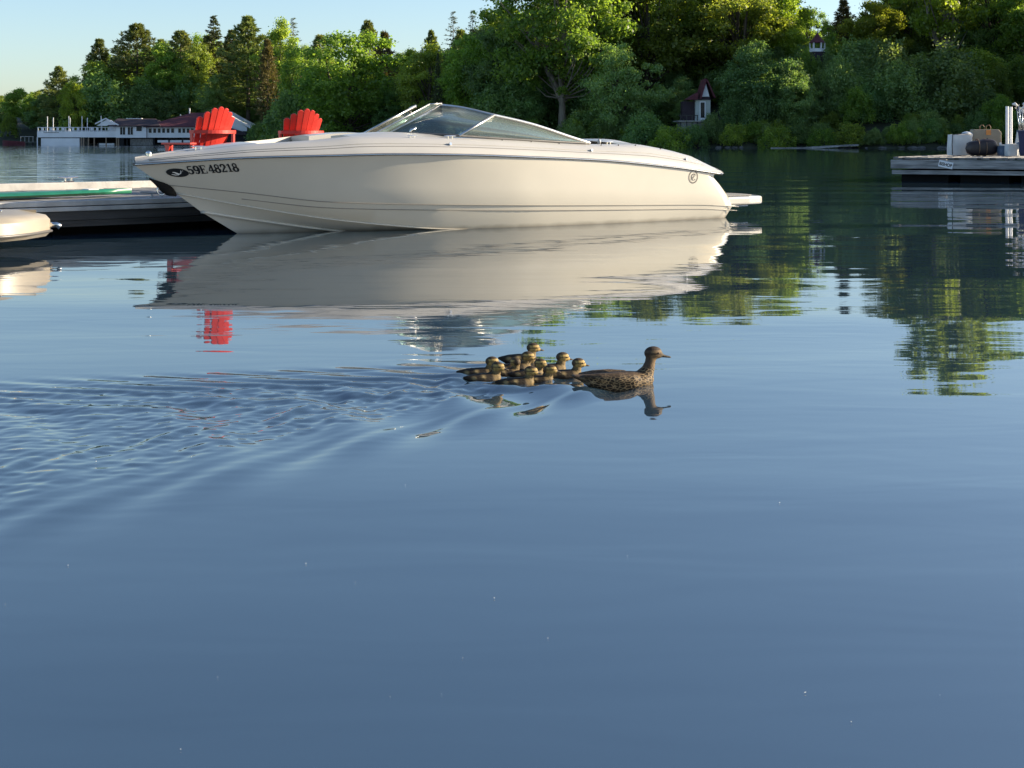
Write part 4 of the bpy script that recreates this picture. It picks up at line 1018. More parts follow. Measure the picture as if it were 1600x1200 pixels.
# ------------------------------------------------------------------ red slatted chairs
def make_chair():
    root = empty('muskoka_chair')
    tilt = R(24); ax = Vector((-math.sin(tilt), 0, math.cos(tilt))); nrm = Vector((math.cos(tilt), 0, math.sin(tilt)))
    hs = [0.83, 0.895, 0.945, 0.965, 0.945, 0.895, 0.83]
    for i in range(7):
        k = i - 3; fan = R(2.3) * k; w0, w1 = 0.050, 0.086; base = Vector((0.02 + 0.007 * k * k * 0.9, -k * 0.054, 0.27)); h = hs[i]
        d = (ax * math.cos(fan) + Vector((0, -1, 0)) * math.sin(fan)).normalized(); sd = d.cross(nrm).normalized()
        yaw = R(5.0) * k; nn = (nrm * math.cos(yaw) + Vector((0, 1, 0)) * math.sin(yaw)); sd = d.cross(nn).normalized()
        poly = []
        for q, wv in ((0, w0), (h - 0.05, w1)): poly.append(base + d * q + sd * wv / 2)
        for a in np.linspace(0, math.pi, 9)[1:-1]: poly.append(base + d * (h - 0.05 + 0.036 * math.sin(a)) + sd * (w1 / 2 * math.cos(a)))
        for q, wv in ((h - 0.05, w1), (0, w0)): poly.append(base + d * q - sd * wv / 2)
        MB().prism(poly, nn.normalized() * 0.022).build('back_slat', M['red'], root, bevel=0.004)
    # curved rail behind the back
    zr = 0.79; P0 = []; P1 = []
    for a in np.linspace(-1, 1, 15):
        y = a * 0.33; xo = -0.325 + 0.17 * a * a
        P0.append(Vector((xo - 0.055, y, zr))); P1.append(Vector((xo + 0.05, y, zr)))
    mb = MB(); n = len(P0)
    up = Vector((0, 0, 0.045)); vs_ = P0 + P1 + [p + up for p in P0] + [p + up for p in P1]; fs = []
    for i in range(n - 1):
        fs += [(i, i + 1, n + i + 1, n + i), (2 * n + i, 3 * n + i, 3 * n + i + 1, 2 * n + i + 1), (i, 2 * n + i, 2 * n + i + 1, i + 1), (n + i, n + i + 1, 3 * n + i + 1, 3 * n + i)]
    fs += [(0, n, 3 * n, 2 * n), (n - 1, 3 * n - 1, 4 * n - 1, 2 * n - 1)]
    mb.add(vs_, fs).build('back_rail', M['red'], root)
    MB().box((-0.03, 0, 0.40), (0.028, 0.46, 0.08), Matrix.Rotation(-tilt, 3, 'Y')).build('lower_rail', M['red'], root)
    for sg in (-1, 1):
        MB().prism([(-0.20, sg * 0.33 - 0.05, 0.645), (0.46, sg * 0.33 - 0.065, 0.645), (0.52, sg * 0.33 - 0.03, 0.645), (0.52, sg * 0.33 + 0.03, 0.645), (0.46, sg * 0.33 + 0.065, 0.645), (-0.20, sg * 0.33 + 0.05, 0.645)], (0, 0, 0.026)).build('arm', M['red'], root, bevel=0.004)
        MB().box((0.40, sg * 0.30, 0.321), (0.11, 0.028, 0.642)).build('front_leg', M['red'], root, bevel=0.003)
        MB().prism([(0.46, sg * 0.335 - 0.012, 0.64), (0.33, sg * 0.335 - 0.012, 0.64), (0.40, sg * 0.335 - 0.012, 0.47)], (0, 0.024, 0)).build('arm_bracket', M['red'], root)
        MB().prism([(-0.16, sg * 0.305 - 0.013, 0.645), (-0.10, sg * 0.305 - 0.013, 0.645), (-0.16, sg * 0.305 - 0.013, 0.0), (-0.24, sg * 0.305 - 0.013, 0.0)], (0, 0.026, 0)).build('rear_post', M['red'], root)
        MB().box((-0.155, sg * 0.322, 0.72), (0.05, 0.026, 0.146)).build('rail_post', M['red'], root)
        MB().prism([(0.46, sg * 0.265 - 0.013, 0.38), (0.50, sg * 0.265 - 0.013, 0.28), (-0.50, sg * 0.265 - 0.013, 0.0), (-0.62, sg * 0.265 - 0.013, 0.0), (-0.10, sg * 0.265 - 0.013, 0.24)], (0, 0.026, 0)).build('stringer', M['red'], root)
    for i in range(6):
        f = i / 5.0; MB().box((0.06 + 0.40 * f, 0, 0.285 + 0.105 * f), (0.072, 0.54, 0.02), Matrix.Rotation(-R(14), 3, 'Y')).build('seat_slat', M['red'], root, bevel=0.003)
    return root
ch1 = make_chair(); ch2 = copy_tree(ch1)
FWD = R(136)
ch1.location = (at(322, 18.75), 18.75, DZ0 + 0.004); ch1.rotation_euler.z = FWD
ch2.location = (at(463, 20.1), 20.1, DZ0 + 0.004); ch2.rotation_euler.z = R(124)
tag(ch1, 'red slatted wooden chair with round topped back nearest the bow of the boat', 'chair', 'red chairs on the dock')
tag(ch2, 'red slatted wooden chair behind the foredeck, closer to the windshield', 'chair', 'red chairs on the dock')

# ------------------------------------------------------------------ end of a second boat at the left edge
rb = empty('small_boat', (-4.60, 14.05, 0), R(196), 'low cream fibreglass boat end with metal fitting at the left edge', 'boat')
mb = MB(); rows = [[], [], [], [], []]
for a in np.linspace(0, 4.2, 26):
    w = 0.95 * (1 - (1 - min(1, a / 1.0)) ** 4.0) if a < 1.0 else 0.95
    rows[0].append((a + 0.05, w * 0.92, 0.13)); rows[1].append((a, w, 0.18)); rows[2].append((a + 0.01, w * 0.99, 0.30 + 0.01 * a)); rows[3].append((a + 0.05, w * 0.93, 0.345 + 0.02 * a)); rows[4].append((a + 0.14, w * 0.75, 0.365 + 0.025 * a))
full = rows + [[(p[0], 0.0, p[2] + 0.03) for p in rows[4]]]
for sg in (-1, 1): mb.grid([[(p[0], sg * p[1], p[2]) for p in r_] for r_ in full])
mb.build('deck', M['old_gelcoat'], rb, smooth=40)
mb = MB()
for sg in (-1, 1): mb.tube([(p[0] - 0.006, sg * (p[1] + 0.004), 0.185) for p in rows[1]], 0.014, 6)
mb.build('edge_trim', M['rail_dark'], rb, smooth=True)
mb = MB()
lo = [[(p[0] + 0.5, sg * p[1] * 0.8, z) for p in rows[0]] for sg, z in ((1, 0.13), (1, -0.2), (-1, -0.2), (-1, 0.13))]
mb.grid(lo); mb.build('hull', M['rubber'], rb, smooth=30)
MB().tube([(0.02, 0, 0.24), (-0.05, 0, 0.25), (-0.09, 0, 0.22)], [0.03, 0.02, 0.03], 8).build('bow_fitting', M['steel'], rb, smooth=True)
for a in (0.35, 0.8): MB().ball((a + .1, 0.3, 0.40), 0.012, 6, 4).build('deck_stud', M['steel'], rb, smooth=True)

# ------------------------------------------------------------------ white boathouse across the water
BD = 240.0; K = BD / F
def lx(px): return (px - 57) * K
def lz(py): return zz(py, BD)
bh = empty('boathouse', (at(57, BD), BD, 0), 0, 'long white waterside boathouse with maroon roofs and a railed roof deck', 'building')
def wbox(name, x0, x1, z0, z1, y0, y1, m, parent=bh): return MB().box(((x0 + x1) / 2, (y0 + y1) / 2, (z0 + z1) / 2), (x1 - x0, y1 - y0, z1 - z0)).build(name, M[m], parent)
wbox('lower_wall', lx(64), lx(124), -0.3, lz(216), 0.05, 11, 'white_paint')
wbox('corner_post', lx(57.5), lx(58.8), -0.3, lz(214), 0, 0.14, 'white_paint')
wbox('deck_fascia', lx(58), lx(186), lz(214.6), lz(205), 0, 12, 'white_paint')
wbox('fascia_trim', lx(68), lx(92), lz(207.5), lz(206.6), -0.04, -0.004, 'dock_top')
wbox('slip_shade_panel', lx(124.5), lx(232), 0.3, lz(215), 5.2, 6, 'shade_pier_black')  # black sheet stands for the unlit inside of the slip
wbox('slip_wall', lx(186.5), lx(193), -0.3, lz(215), 0.06, 5, 'shade_pier_black')
for p in (126, 129.5, 137, 146, 164.5, 181, 184):
    wbox('slip_post', lx(p), lx(p + 1.6), -0.4, lz(214.7), 0.1, 0.3, 'wood_post')
wbox('moored_hull', lx(152), lx(176), 0.02, 0.35, 1.0, 2.6, 'white_paint')
x = 58.5
while x < 186:
    wbox('rail_post', lx(x), lx(x + 1.0), lz(205), lz(199), 0.05, 0.15, 'white_paint'); x += 6.2
wbox('hand_rail', lx(58), lx(186), lz(199.4), lz(198.6), 0.03, 0.17, 'white_paint')
wbox('bottom_rail', lx(58), lx(186), lz(204.2), lz(203.6), 0.05, 0.15, 'white_paint')
for p in (64, 78, 88, 97, 112, 120, 141, 150, 168, 176): wbox('rail_panel', lx(p), lx(p + 3.6), lz(203.6), lz(199.5), 0.08, 0.12, 'white_paint')
for p, t in ((72.5, 182), (81.6, 183.5), (106.0, 181.5), (108, 184), (126.7, 181.2), (135, 183.8), (156.5, 181), (158, 186)):
    wbox('light_pole', lx(p), lx(p + 0.9), lz(205), lz(t), 0.3, 0.40, 'white_paint')
wbox('deck_rear_wall', lx(160), lx(184), lz(205), lz(196.5), 4, 9, 'white_paint')
# middle house
wbox('wall', lx(182), lx(229), lz(215.2), lz(196.4), -0.35, 8, 'white_paint')
for p in (188, 200):
    d_ = wbox('door', lx(p), lx(p + 9.2), lz(211), lz(198), -0.40, -0.352, 'white_paint')
    for q in (0.7, 5.0): wbox('pane', lx(p + q), lx(p + q + 3.5), lz(210.3), lz(198.7), -0.43, -0.402, 'pane_dark', d_)
w_ = wbox('window', lx(213.5), lx(223), lz(205.2), lz(196.9), -0.40, -0.352, 'white_paint'); wbox('pane', lx(214.1), lx(222.4), lz(204.7), lz(197.4), -0.43, -0.402, 'pane_dark', w_)
def gable_roof(name, x0, x1, y0, y1, ze, zr, m, hipl=0.0, hipr=0.0, parent=bh):
    ym = (y0 + y1) / 2; t = 0.16
    V = [(x0, y0, ze), (x1, y0, ze), (x1, y1, ze), (x0, y1, ze), (x0 + hipl, ym, zr), (x1 - hipr, ym, zr)]
    V += [(a, b, c - t) for a, b, c in V[:4]]
    Fs = [(0, 1, 5, 4), (2, 3, 4, 5), (1, 2, 5), (3, 0, 4), (6, 9, 8, 7), (0, 6, 7, 1), (1, 7, 8, 2), (2, 8, 9, 3), (3, 9, 6, 0)]
    return MB().add(V, Fs).build(name, M[m], parent)
gable_roof('roof', lx(170), lx(252), -0.9, 8.6, lz(196.2), lz(184.8), 'roof_dark', 0.4, 2.0)
wbox('roof_ridge_vent', lx(188), lx(213), lz(185.2), lz(184.2), 3.5, 4.2, 'white_paint')
# small front gable with white barge boards
gx = lx(167); mb = MB().prism([(gx - 1.6, -0.5, lz(196.5)), (gx + 1.9, -0.5, lz(196.5)), (gx, -0.5, lz(187.3))], (0, 3, 0)); mb.build('gable_wall', M['white_paint'], bh)
for a, b in (((gx - 1.8, lz(194.5)), (gx, lz(186.2))), ((gx, lz(186.2)), (gx + 2.2, lz(196.8)))):
    MB().prism([(a[0], -0.75, a[1]), (b[0], -0.75, b[1]), (b[0], -0.75, b[1] + 0.22), (a[0], -0.75, a[1] + 0.22)], (0, 0.18, 0)).build('barge_board', M['white_paint'], bh)
# long wing with the row of windows
wbox('wall', lx(229.3), lx(346), lz(215.0), lz(197.2), 0.25, 9, 'white_paint')
for p in [232 + 7.0 * i for i in range(6)] + [278 + 6.6 * i for i in range(9)]:
    w_ = wbox('window', lx(p - 0.4), lx(p + 4.8), lz(207.9), lz(200.2), 0.205, 0.246, 'white_paint'); wbox('pane', lx(p + 0.1), lx(p + 4.3), lz(207.4), lz(200.7), 0.18, 0.203, 'pane_dark', w_)
gable_roof('roof', lx(225), lx(352), -0.5, 11.5, lz(197.2), lz(175.2), 'roof', lx(288) - lx(225), 3.0)
wbox('chimney', lx(284.3), lx(285.8), lz(178), lz(168), 5.2, 5.5, 'white_paint'); wbox('vent_pipe', lx(272.2), lx(273.4), lz(184), lz(178), 4.2, 4.4, 'white_paint')
wbox('slip_shade_slab', lx(228), lx(346), 0.1, lz(215.2), 1.6, 2.2, 'shade_pier_black')  # black slab painted as the shaded opening under the wing
wbox('lattice_panel', lx(201), lx(237), 0.05, lz(216.6), 0.9, 1.0, 'dock_top')
wbox('pier_band', lx(245), lx(346), lz(222.6), lz(219.0), 0.5, 1.2, 'white_paint')
for p in (196, 238, 262, 283, 304, 325): wbox('pier', lx(p), lx(p + 2.2), -0.4, lz(215.1), 0.4, 0.9, 'shade_pier_black')
# white gable at the right end
g0, g1, gm = lx(322), lx(398), lx(346)
mb = MB().prism([(g0, 0.0, lz(205)), (lx(386), 0.0, lz(205)), (lx(386), 0.0, lz(199)), (gm, 0.0, lz(173.5)), (g0, 0.0, lz(190))], (0, 10, 0)); mb.build('gable_wall', M['white_paint'], bh)
mb = MB().prism([(gm - 0.3, -0.5, lz(172.6)), (g1, -0.5, lz(202.5)), (g1, -0.5, lz(204)), (gm - 0.3, -0.5, lz(174.4))], (0, 11, 0)); mb.build('gable_roof_edge', M['white_paint'], bh)
mb = MB().prism([(lx(352), -1.6, lz(197)), (lx(388), -1.6, lz(208)), (lx(388), -1.6, lz(211)), (lx(352), -1.6, lz(211))], (0, 1.55, 0)); mb.build('porch_roof', M['roof_dark'], bh)
wbox('porch', lx(346.5), lx(388), 0, lz(211), -1.2, 6, 'shade_pier_black')
# small dock and moored runabout left of the boathouse
sd_ = empty('shore_dock', (at(36, 243), 243, 0), 0, 'small dark dock left of the boathouse with a pale rail', 'dock')
for i in range(14): MB().box((0.17 * i, 0, 0.55), (0.15, 3.0, 0.06)).build('plank', M['dock_top'], sd_)
for i in range(3): MB().box((0.15 + i * 1.0, -1.3, 0.1), (0.16, 0.16, 1.3)).build('post', M['shade_pier_black'], sd_)
for i in range(4): MB().box((0.1 + i * 0.7, -1.42, 1.05), (0.06, 0.06, 0.95)).build('rail_post', M['dock_pale'], sd_)
MB().box((1.15, -1.42, 1.5), (2.3, 0.06, 0.08)).build('hand_rail', M['dock_pale'], sd_)
def row_hull(root, L_, W_, H_, mat, inside):
    mb = MB(); A, B, C = [], [], []
    for k in np.linspace(0, 1, 14):
        w = W_ / 2 * (1 - abs(2 * k - 1) ** 3.0) ** 0.7 if 0 < k < 0.5 else (W_ / 2 * (1 - 0.25 * (2 * k - 1) ** 2) if k else 0.02)
        A.append((k * L_, -w, H_ * (1.2 - 0.3 * k))); B.append((k * L_, -w * 0.7, 0.0)); C.append((k * L_, 0, -0.1))
    mir = lambda r: [(a, -b, c) for a, b, c in r]
    mb.grid([A, B, C, mir(B), mir(A)]); n = len(A) - 1
    mb.add([A[n], B[n], C[n], mir(B)[n], mir(A)[n]], [(0, 1, 2, 3, 4)]); mb.build('hull', mat, root, smooth=40)
    mb = MB(); mb.grid([[(a, b * 0.93, H_ * 0.55) for a, b, c in A], [(a, -b * 0.93, H_ * 0.55) for a, b, c in A]]); mb.build('inner_floor', inside, root)
ro = empty('runabout', (at(4, 238), 238, 0), 0.15, 'little dark runabout moored at the far left shore', 'boat')
row_hull(ro, 3.6, 1.5, 0.7, M['roof'], M['vinyl'])
MB().box((2.0, 0, 0.75), (0.08, 1.1, 0.3)).build('windscreen', M['pane_dark'], ro)

# ------------------------------------------------------------------ little tower house on the right bank
TD = 176.0; tk_ = TD / F
tw = empty('tower_house', (at(1097, TD), TD, 0), 0, 'little pale house with steep maroon tower roof among the bushes', 'building')
def tx(px): return (px - 1097) * tk_
def tz(py): return zz(py, TD)
def tb(name, x0, x1, y0, y1, d0, d1, m, parent=tw): return MB().box(((tx(x0) + tx(x1)) / 2, (d0 + d1) / 2, (tz(y0) + tz(y1)) / 2), (tx(x1) - tx(x0), d1 - d0, tz(y0) - tz(y1))).build(name, M[m], parent)
tb('wall', 1087, 1110, 189, 156, 0, 3.0, 'pale_wall')
dd = tb('door', 1093.2, 1102.4, 187, 158.5, -0.06, -0.004, 'white_paint'); tb('pane', 1094.6, 1100.8, 184, 160, -0.09, -0.062, 'pane_dark', dd)
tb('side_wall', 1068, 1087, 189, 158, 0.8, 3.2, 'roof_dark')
tb('base', 1062, 1112, 232, 190.2, -1.4, 3.2, 'concrete'); tb('deck', 1056, 1113, 190.1, 188.8, -1.8, 3.2, 'dock_pale')
for p in (1060, 1069.5, 1078, 1086): tb('deck_post', p, p + 1.6, 198, 180, -1.75, -1.62, 'dock_dark')
tb('deck_rail', 1058, 1088, 181.2, 180, -1.76, -1.6, 'dock_dark')
mb = MB().prism([(tx(1074), -0.6, tz(154.5)), (tx(1090), -0.6, tz(144.5)), (tx(1090), -0.6, tz(155.6)), (tx(1074), -0.6, tz(156.2))], (0, 3.8, 0)); mb.build('porch_roof', M['roof'], tw)
mb = MB().prism([(tx(1096), -0.25, tz(151)), (tx(1108), -0.25, tz(151)), (tx(1102), -0.25, tz(128))], (0, 3, 0)); mb.build('gable_wall', M['white_paint'], tw)
for a, b in (((1092, 154), (1101, 123)), ((1102, 123), (1115, 152))):
    d_ = 2.6
    mb = MB().prism([(tx(a[0]), -0.7, tz(a[1])), (tx(b[0]), -0.7, tz(b[1])), (tx(b[0] + d_), -0.7, tz(b[1] + 1.5)), (tx(a[0] + d_), -0.7, tz(a[1] + 1.5))], (0, 4.2, 0)); mb.build('roof_slope', M['roof'], tw)
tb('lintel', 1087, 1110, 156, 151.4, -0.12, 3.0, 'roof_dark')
# pavilion with pointed roof higher on the bank
PD = 187.0
pv = empty('pavilion', (at(1277, PD), PD, 0), R(20), 'small pavilion with pointed dark red roof on the wooded slope', 'building')
zr0, zr1, zf = zz(67, PD), zz(50, PD), zz(45, PD); gr = gz(at(1277, PD), PD)
rr_ = 1.15; ring = [(rr_ * math.cos(R(60 * k + 30)), rr_ * math.sin(R(60 * k + 30)), zr0) for k in range(6)]
mid = [(a * 0.42, b * 0.42, zr0 + (zr1 - zr0) * 0.45) for a, b, c in ring]
mb = MB().add(ring + mid + [(0, 0, zr1)], [(k, (k + 1) % 6, 6 + (k + 1) % 6, 6 + k) for k in range(6)] + [(6 + k, 6 + (k + 1) % 6, 12) for k in range(6)] + [(5, 4, 3, 2, 1, 0)]); mb.build('roof', M['roof'], pv)
MB().tube([(0, 0, zr1 - 0.1), (0, 0, zf)], [0.06, 0.02], 6).build('finial', M['white_paint'], pv)
for k in range(6):
    a = R(60 * k + 30); MB().box((0.95 * math.cos(a), 0.95 * math.sin(a), zr0 - 0.6), (0.14, 0.14, 1.2)).build('post', M['white_paint'], pv)
MB().tube([(0, 0, gr - 0.3), (0, 0, zr0 - 1.2)], 1.0, 6).build('plinth', M['roof_dark'], pv); MB().tube([(0, 0, zr0 - 1.2), (0, 0, zr0 - 0.75)], 0.93, 6).build('parapet', M['white_paint'], pv)
# broken float beached on the right shore
fl = empty('beached_float', (at(1263, 165), 165, 0.0), R(6), 'weathered grey plank float lying half sunk at the shore', 'float')
for i in range(7):
    MB().box((0.4 + i * 0.82, 0.2 * math.sin(i), 0.14 + 0.045 * i), (0.74, 2.2, 0.07), Matrix.Rotation(R(-3 + 2 * math.sin(i * 2)), 3, 'Y')).build('plank', M['old_wood'], fl)
MB().box((2.9, -1.05, 0.20), (5.6, 0.12, 0.14), Matrix.Rotation(R(-3.2), 3, 'Y')).build('edge_beam', M['dock_pale'], fl)
MB().box((-2.2, 0.2, 0.05), (4.6, 0.4, 0.10), Matrix.Rotation(R(8), 3, 'Z')).build('loose_plank', M['old_wood'], fl)
MB().box((-0.6, -0.9, 0.05), (3.0, 0.25, 0.08), Matrix.Rotation(R(-6), 3, 'Z')).build('loose_plank', M['old_wood'], fl)

# ------------------------------------------------------------------ luggage dock on the right
GD = 36.7; gk = GD / F
GA = R(-30)
gd = empty('luggage_dock', (at(1395, GD), GD, 0), GA, 'weathered grey wooden dock carrying luggage at the right edge', 'dock')
def gx_(px): return (px - 1395) * gk
def gzz(py): return zz(py, GD)
GT = gzz(245.5)
pm = MB().box((0, 0, -0.025), (0.142, 5.9, 0.05)).mesh('plank', M['dock_top'])
x = 0.08
while x < 6.2:
    o = link_mesh('plank', pm, gd); o.location = (x, 2.95 + random.uniform(-.02, .02), GT + random.uniform(-0.006, 0.006)); x += 0.152
MB().box((3.1, 0.0, (gzz(249.5) + gzz(263)) / 2), (6.3, 0.06, gzz(249.5) - gzz(263)), ).build('front_beam', M['old_wood'], gd, bevel=0.008)
MB().box((3.1, 0.05, (gzz(265.5) + gzz(272)) / 2), (6.26, 0.06, gzz(265.5) - gzz(272))).build('lower_beam', M['old_wood'], gd, bevel=0.008)
MB().box((0.03, 2.95, (gzz(249.5) + gzz(263)) / 2), (0.06, 5.8, gzz(249.5) - gzz(263))).build('end_beam', M['old_wood'], gd)
for i in range(14): MB().box((0.35 + 0.44 * i, 0.06, gzz(247.6)), (0.22, 0.1, 0.035)).build('spacer_block', M['dock_dark'], gd)
for i in range(4): MB().box((0.75 + 1.5 * i, 2.9, 0.08), (1.2, 5.2, 0.44)).build('float', M['shade_guard_black'], gd)  # blackened blocks give the shade below the luggage dock
def gp(px, depth, h=0.0):             # point on the dock seen in photo column px, so far behind its front edge
    k = (px - 800) / F; c, s = math.cos(GA), math.sin(GA); X0, Y0 = gd.location.x, GD
    a = (k * (Y0 + c * depth) - X0 + s * depth) / (c - k * s)
    return Vector((X0 + a * c - depth * s, Y0 + a * s + depth * c, GT + 0.006 + h))
# name sign
sp0 = gp(1478, -0.036)
sg_ = empty('name_sign', (sp0.x, sp0.y, zz(257, sp0.y)), GA, 'small white tilted name board reading BISHOP on the dock face', 'sign')
MB().box((0, -0.012, 0), (0.36, 0.018, 0.17), Matrix.Rotation(R(12), 3, 'Y')).build('board', M['white_paint'], sg_)
v, f_ = text2d('BISHOP', 0.098, 0.0035); w = max(p[0] for p in v); rot = Matrix.Rotation(R(12), 3, 'Y')
MB().add([rot @ Vector(((x_ - w / 2) * 0.325 / w, 0, y_ * 1.15 - 0.041)) + Vector((0, -0.0235, 0)) for x_, y_ in v], f_).build('lettering', M['ink'], sg_, fix=False)

M['canvas'] = pmat('white_canvas', (0.66, 0.65, 0.62), 0.8, bump=0.3, bscale=14, scale=4, var=0.1)
M['tan'] = pmat('tan_card', (0.33, 0.27, 0.19), 0.7, var=0.08)
M['leather'] = pmat('dark_brown_leather', (0.030, 0.020, 0.020), 0.45, bump=0.25, bscale=20)
M['strap'] = pmat('tan_strap', (0.26, 0.15, 0.08), 0.6)
M['orange'] = pmat('orange_tag', (0.75, 0.28, 0.07), 0.6, var=0.02)
M['navy'] = pmat('navy_nylon', (0.012, 0.016, 0.07), 0.5, bump=0.2, bscale=18)
M['slate'] = pmat('slate_blue', (0.07, 0.11, 0.17), 0.6)
M['chrome'] = M['steel']
def pillow_box(w, d, h, bulge=0.06, n=7, lean=0.0, seed=0):
    """soft bag: a box whose sides bulge and wrinkle"""
    rng = random.Random(seed); mb = MB()
    def P(a, b, c):
        a2, b2, c2 = a, b, c
        k = (1 - a * a) * (1 - b * b) + (1 - b * b) * (1 - c * c) + (1 - a * a) * (1 - c * c)
        r_ = 0.90 + 0.10 * min(1, k)
        wob = 0.012 * math.sin(7 * a + 3 * c + seed) * math.cos(5 * b + 2 * a)
        return Vector((w / 2 * a * (r_ + bulge * (1 - c * c) * 0.5) + lean * (c + 1) / 2 * w, d / 2 * b * (r_ + bulge) + wob, h / 2 * (c * (0.95 + 0.05 * min(1, k)) + 1)))
    L_ = np.linspace(-1, 1, n)
    for fixed in (-1, 1):
        mb.grid([[P(fixed, b, c) for c in L_] for b in L_]); mb.grid([[P(a, fixed, c) for c in L_] for a in L_]); mb.grid([[P(a, b, fixed) for b in L_] for a in L_])
    return mb
bag = empty('canvas_bag', gp(1499, 3.5), R(6), 'slumped white canvas bag with dark piping at the left of the luggage', 'bag')
pillow_box(0.56, 0.34, 0.56, 0.10, 9, 0.03, 1).build('body', M['canvas'], bag, smooth=60)
MB().tube([(-0.26, -0.17, 0.03), (-0.275, -0.185, 0.3), (-0.255, -0.17, 0.545), (0.0, -0.175, 0.565), (0.26, -0.16, 0.555)], 0.011, 6).build('piping', M['rubber'], bag, smooth=True)
MB().ball((0.20, 0.0, 0.53), (0.16, 0.15, 0.10), 12, 8).build('folded_top', M['canvas'], bag, smooth=True)
tt_ = empty('shopping_bag', gp(1540, 4.0), R(-4), 'stiff tan shopping bag with looped handles and an orange tag', 'bag')
mb = MB().prism([(-0.36, -0.16, 0), (0.36, -0.16, 0), (0.36, -0.16, 0.60), (0.29, -0.16, 0.68), (-0.36, -0.16, 0.68)], (0, 0.32, 0)); mb.build('body', M['tan'], tt_, bevel=0.015)
MB().prism([(0.30, -0.165, 0.0), (0.365, -0.165, 0.0), (0.365, -0.165, 0.34), (0.30, -0.165, 0.34)], (0, 0.004, 0)).build('side_label', M['white_paint'], tt_)
for c in (-0.09, 0.07):
    MB().tube([(c - 0.055, 0, 0.66), (c - 0.06, 0, 0.74), (c - 0.03, 0, 0.79), (c + 0.03, 0, 0.79), (c + 0.06, 0, 0.74), (c + 0.055, 0, 0.66)], 0.010, 6).build('handle', M['strap'], tt_, smooth=True)
MB().box((0.03, -0.168, 0.60), (0.12, 0.008, 0.13)).build('tag', M['orange'], tt_); MB().box((0.0, -0.165, 0.44), (0.03, 0.006, 0.03)).build('mark', M['ink'], tt_)
df_ = empty('duffel_bag', gp(1533, 3.25), R(3), 'dark brown duffel bag with two tan straps in front of the shopping bag', 'bag')
mb = MB(); G = []
for a in np.linspace(-1, 1, 15):
    k = (1 - abs(a) ** 5) ** 0.5 if abs(a) < 1 else 0.02; hh = 0.205 + 0.05 * (a + 0.2) * (1 - abs(a))
    G.append([(0.37 * a + 0.02 * k, 0.19 * k * math.copysign(abs(math.cos(q)) ** 0.55, math.cos(q)), 0.005 + hh * (1 + k * math.copysign(abs(math.sin(q)) ** 0.75, math.sin(q)) * (1.0 if math.sin(q) > 0 else 0.98)) * (0.94 + 0.06 * k)) for q in np.linspace(0, 2 * math.pi, 21)])
mb.grid(G); mb.build('body', M['leather'], df_, smooth=True)
for a in (-0.10, 0.07):
    MB().tube([(a, 0.195 * math.cos(q) * 1.02, 0.22 + 0.222 * math.sin(q)) for q in np.linspace(math.pi * 1.45, 0.2, 16)], 1.0, 6, sq=(0.006, 0.022)).build('strap', M['strap'], df_, smooth=True)
cl_ = empty('soft_cooler', gp(1572, 3.3), R(-5), 'low slate blue soft cooler between the duffel and the golf bag', 'bag')
pillow_box(0.40, 0.32, 0.26, 0.06, 6, 0, 3).build('body', M['slate'], cl_, smooth=60); MB().box((-0.02, 0, 0.275), (0.26, 0.22, 0.035)).build('lid', M['canvas'], cl_, bevel=0.012)
for i, px in enumerate((1573.5, 1579.6)):
    pp = empty('dock_post', gp(px, 5.0 + 0.25 * i), 0, ['left one of the two tall white posts beside the golf clubs', 'right one of the two tall white posts, partly behind the golf clubs'][i], 'post', 'white dock posts')
    MB().tube([(0, 0, -0.5), (0, 0, zz(165.5 + 0.5 * i, GD + 2.6) - GT)], 0.042, 14).build('pipe', M['white_paint'], pp, smooth=40); MB().tube([(0, 0, 0), (0, 0, 0.03)], 0.085, 14).build('collar', M['steel'], pp, smooth=40)
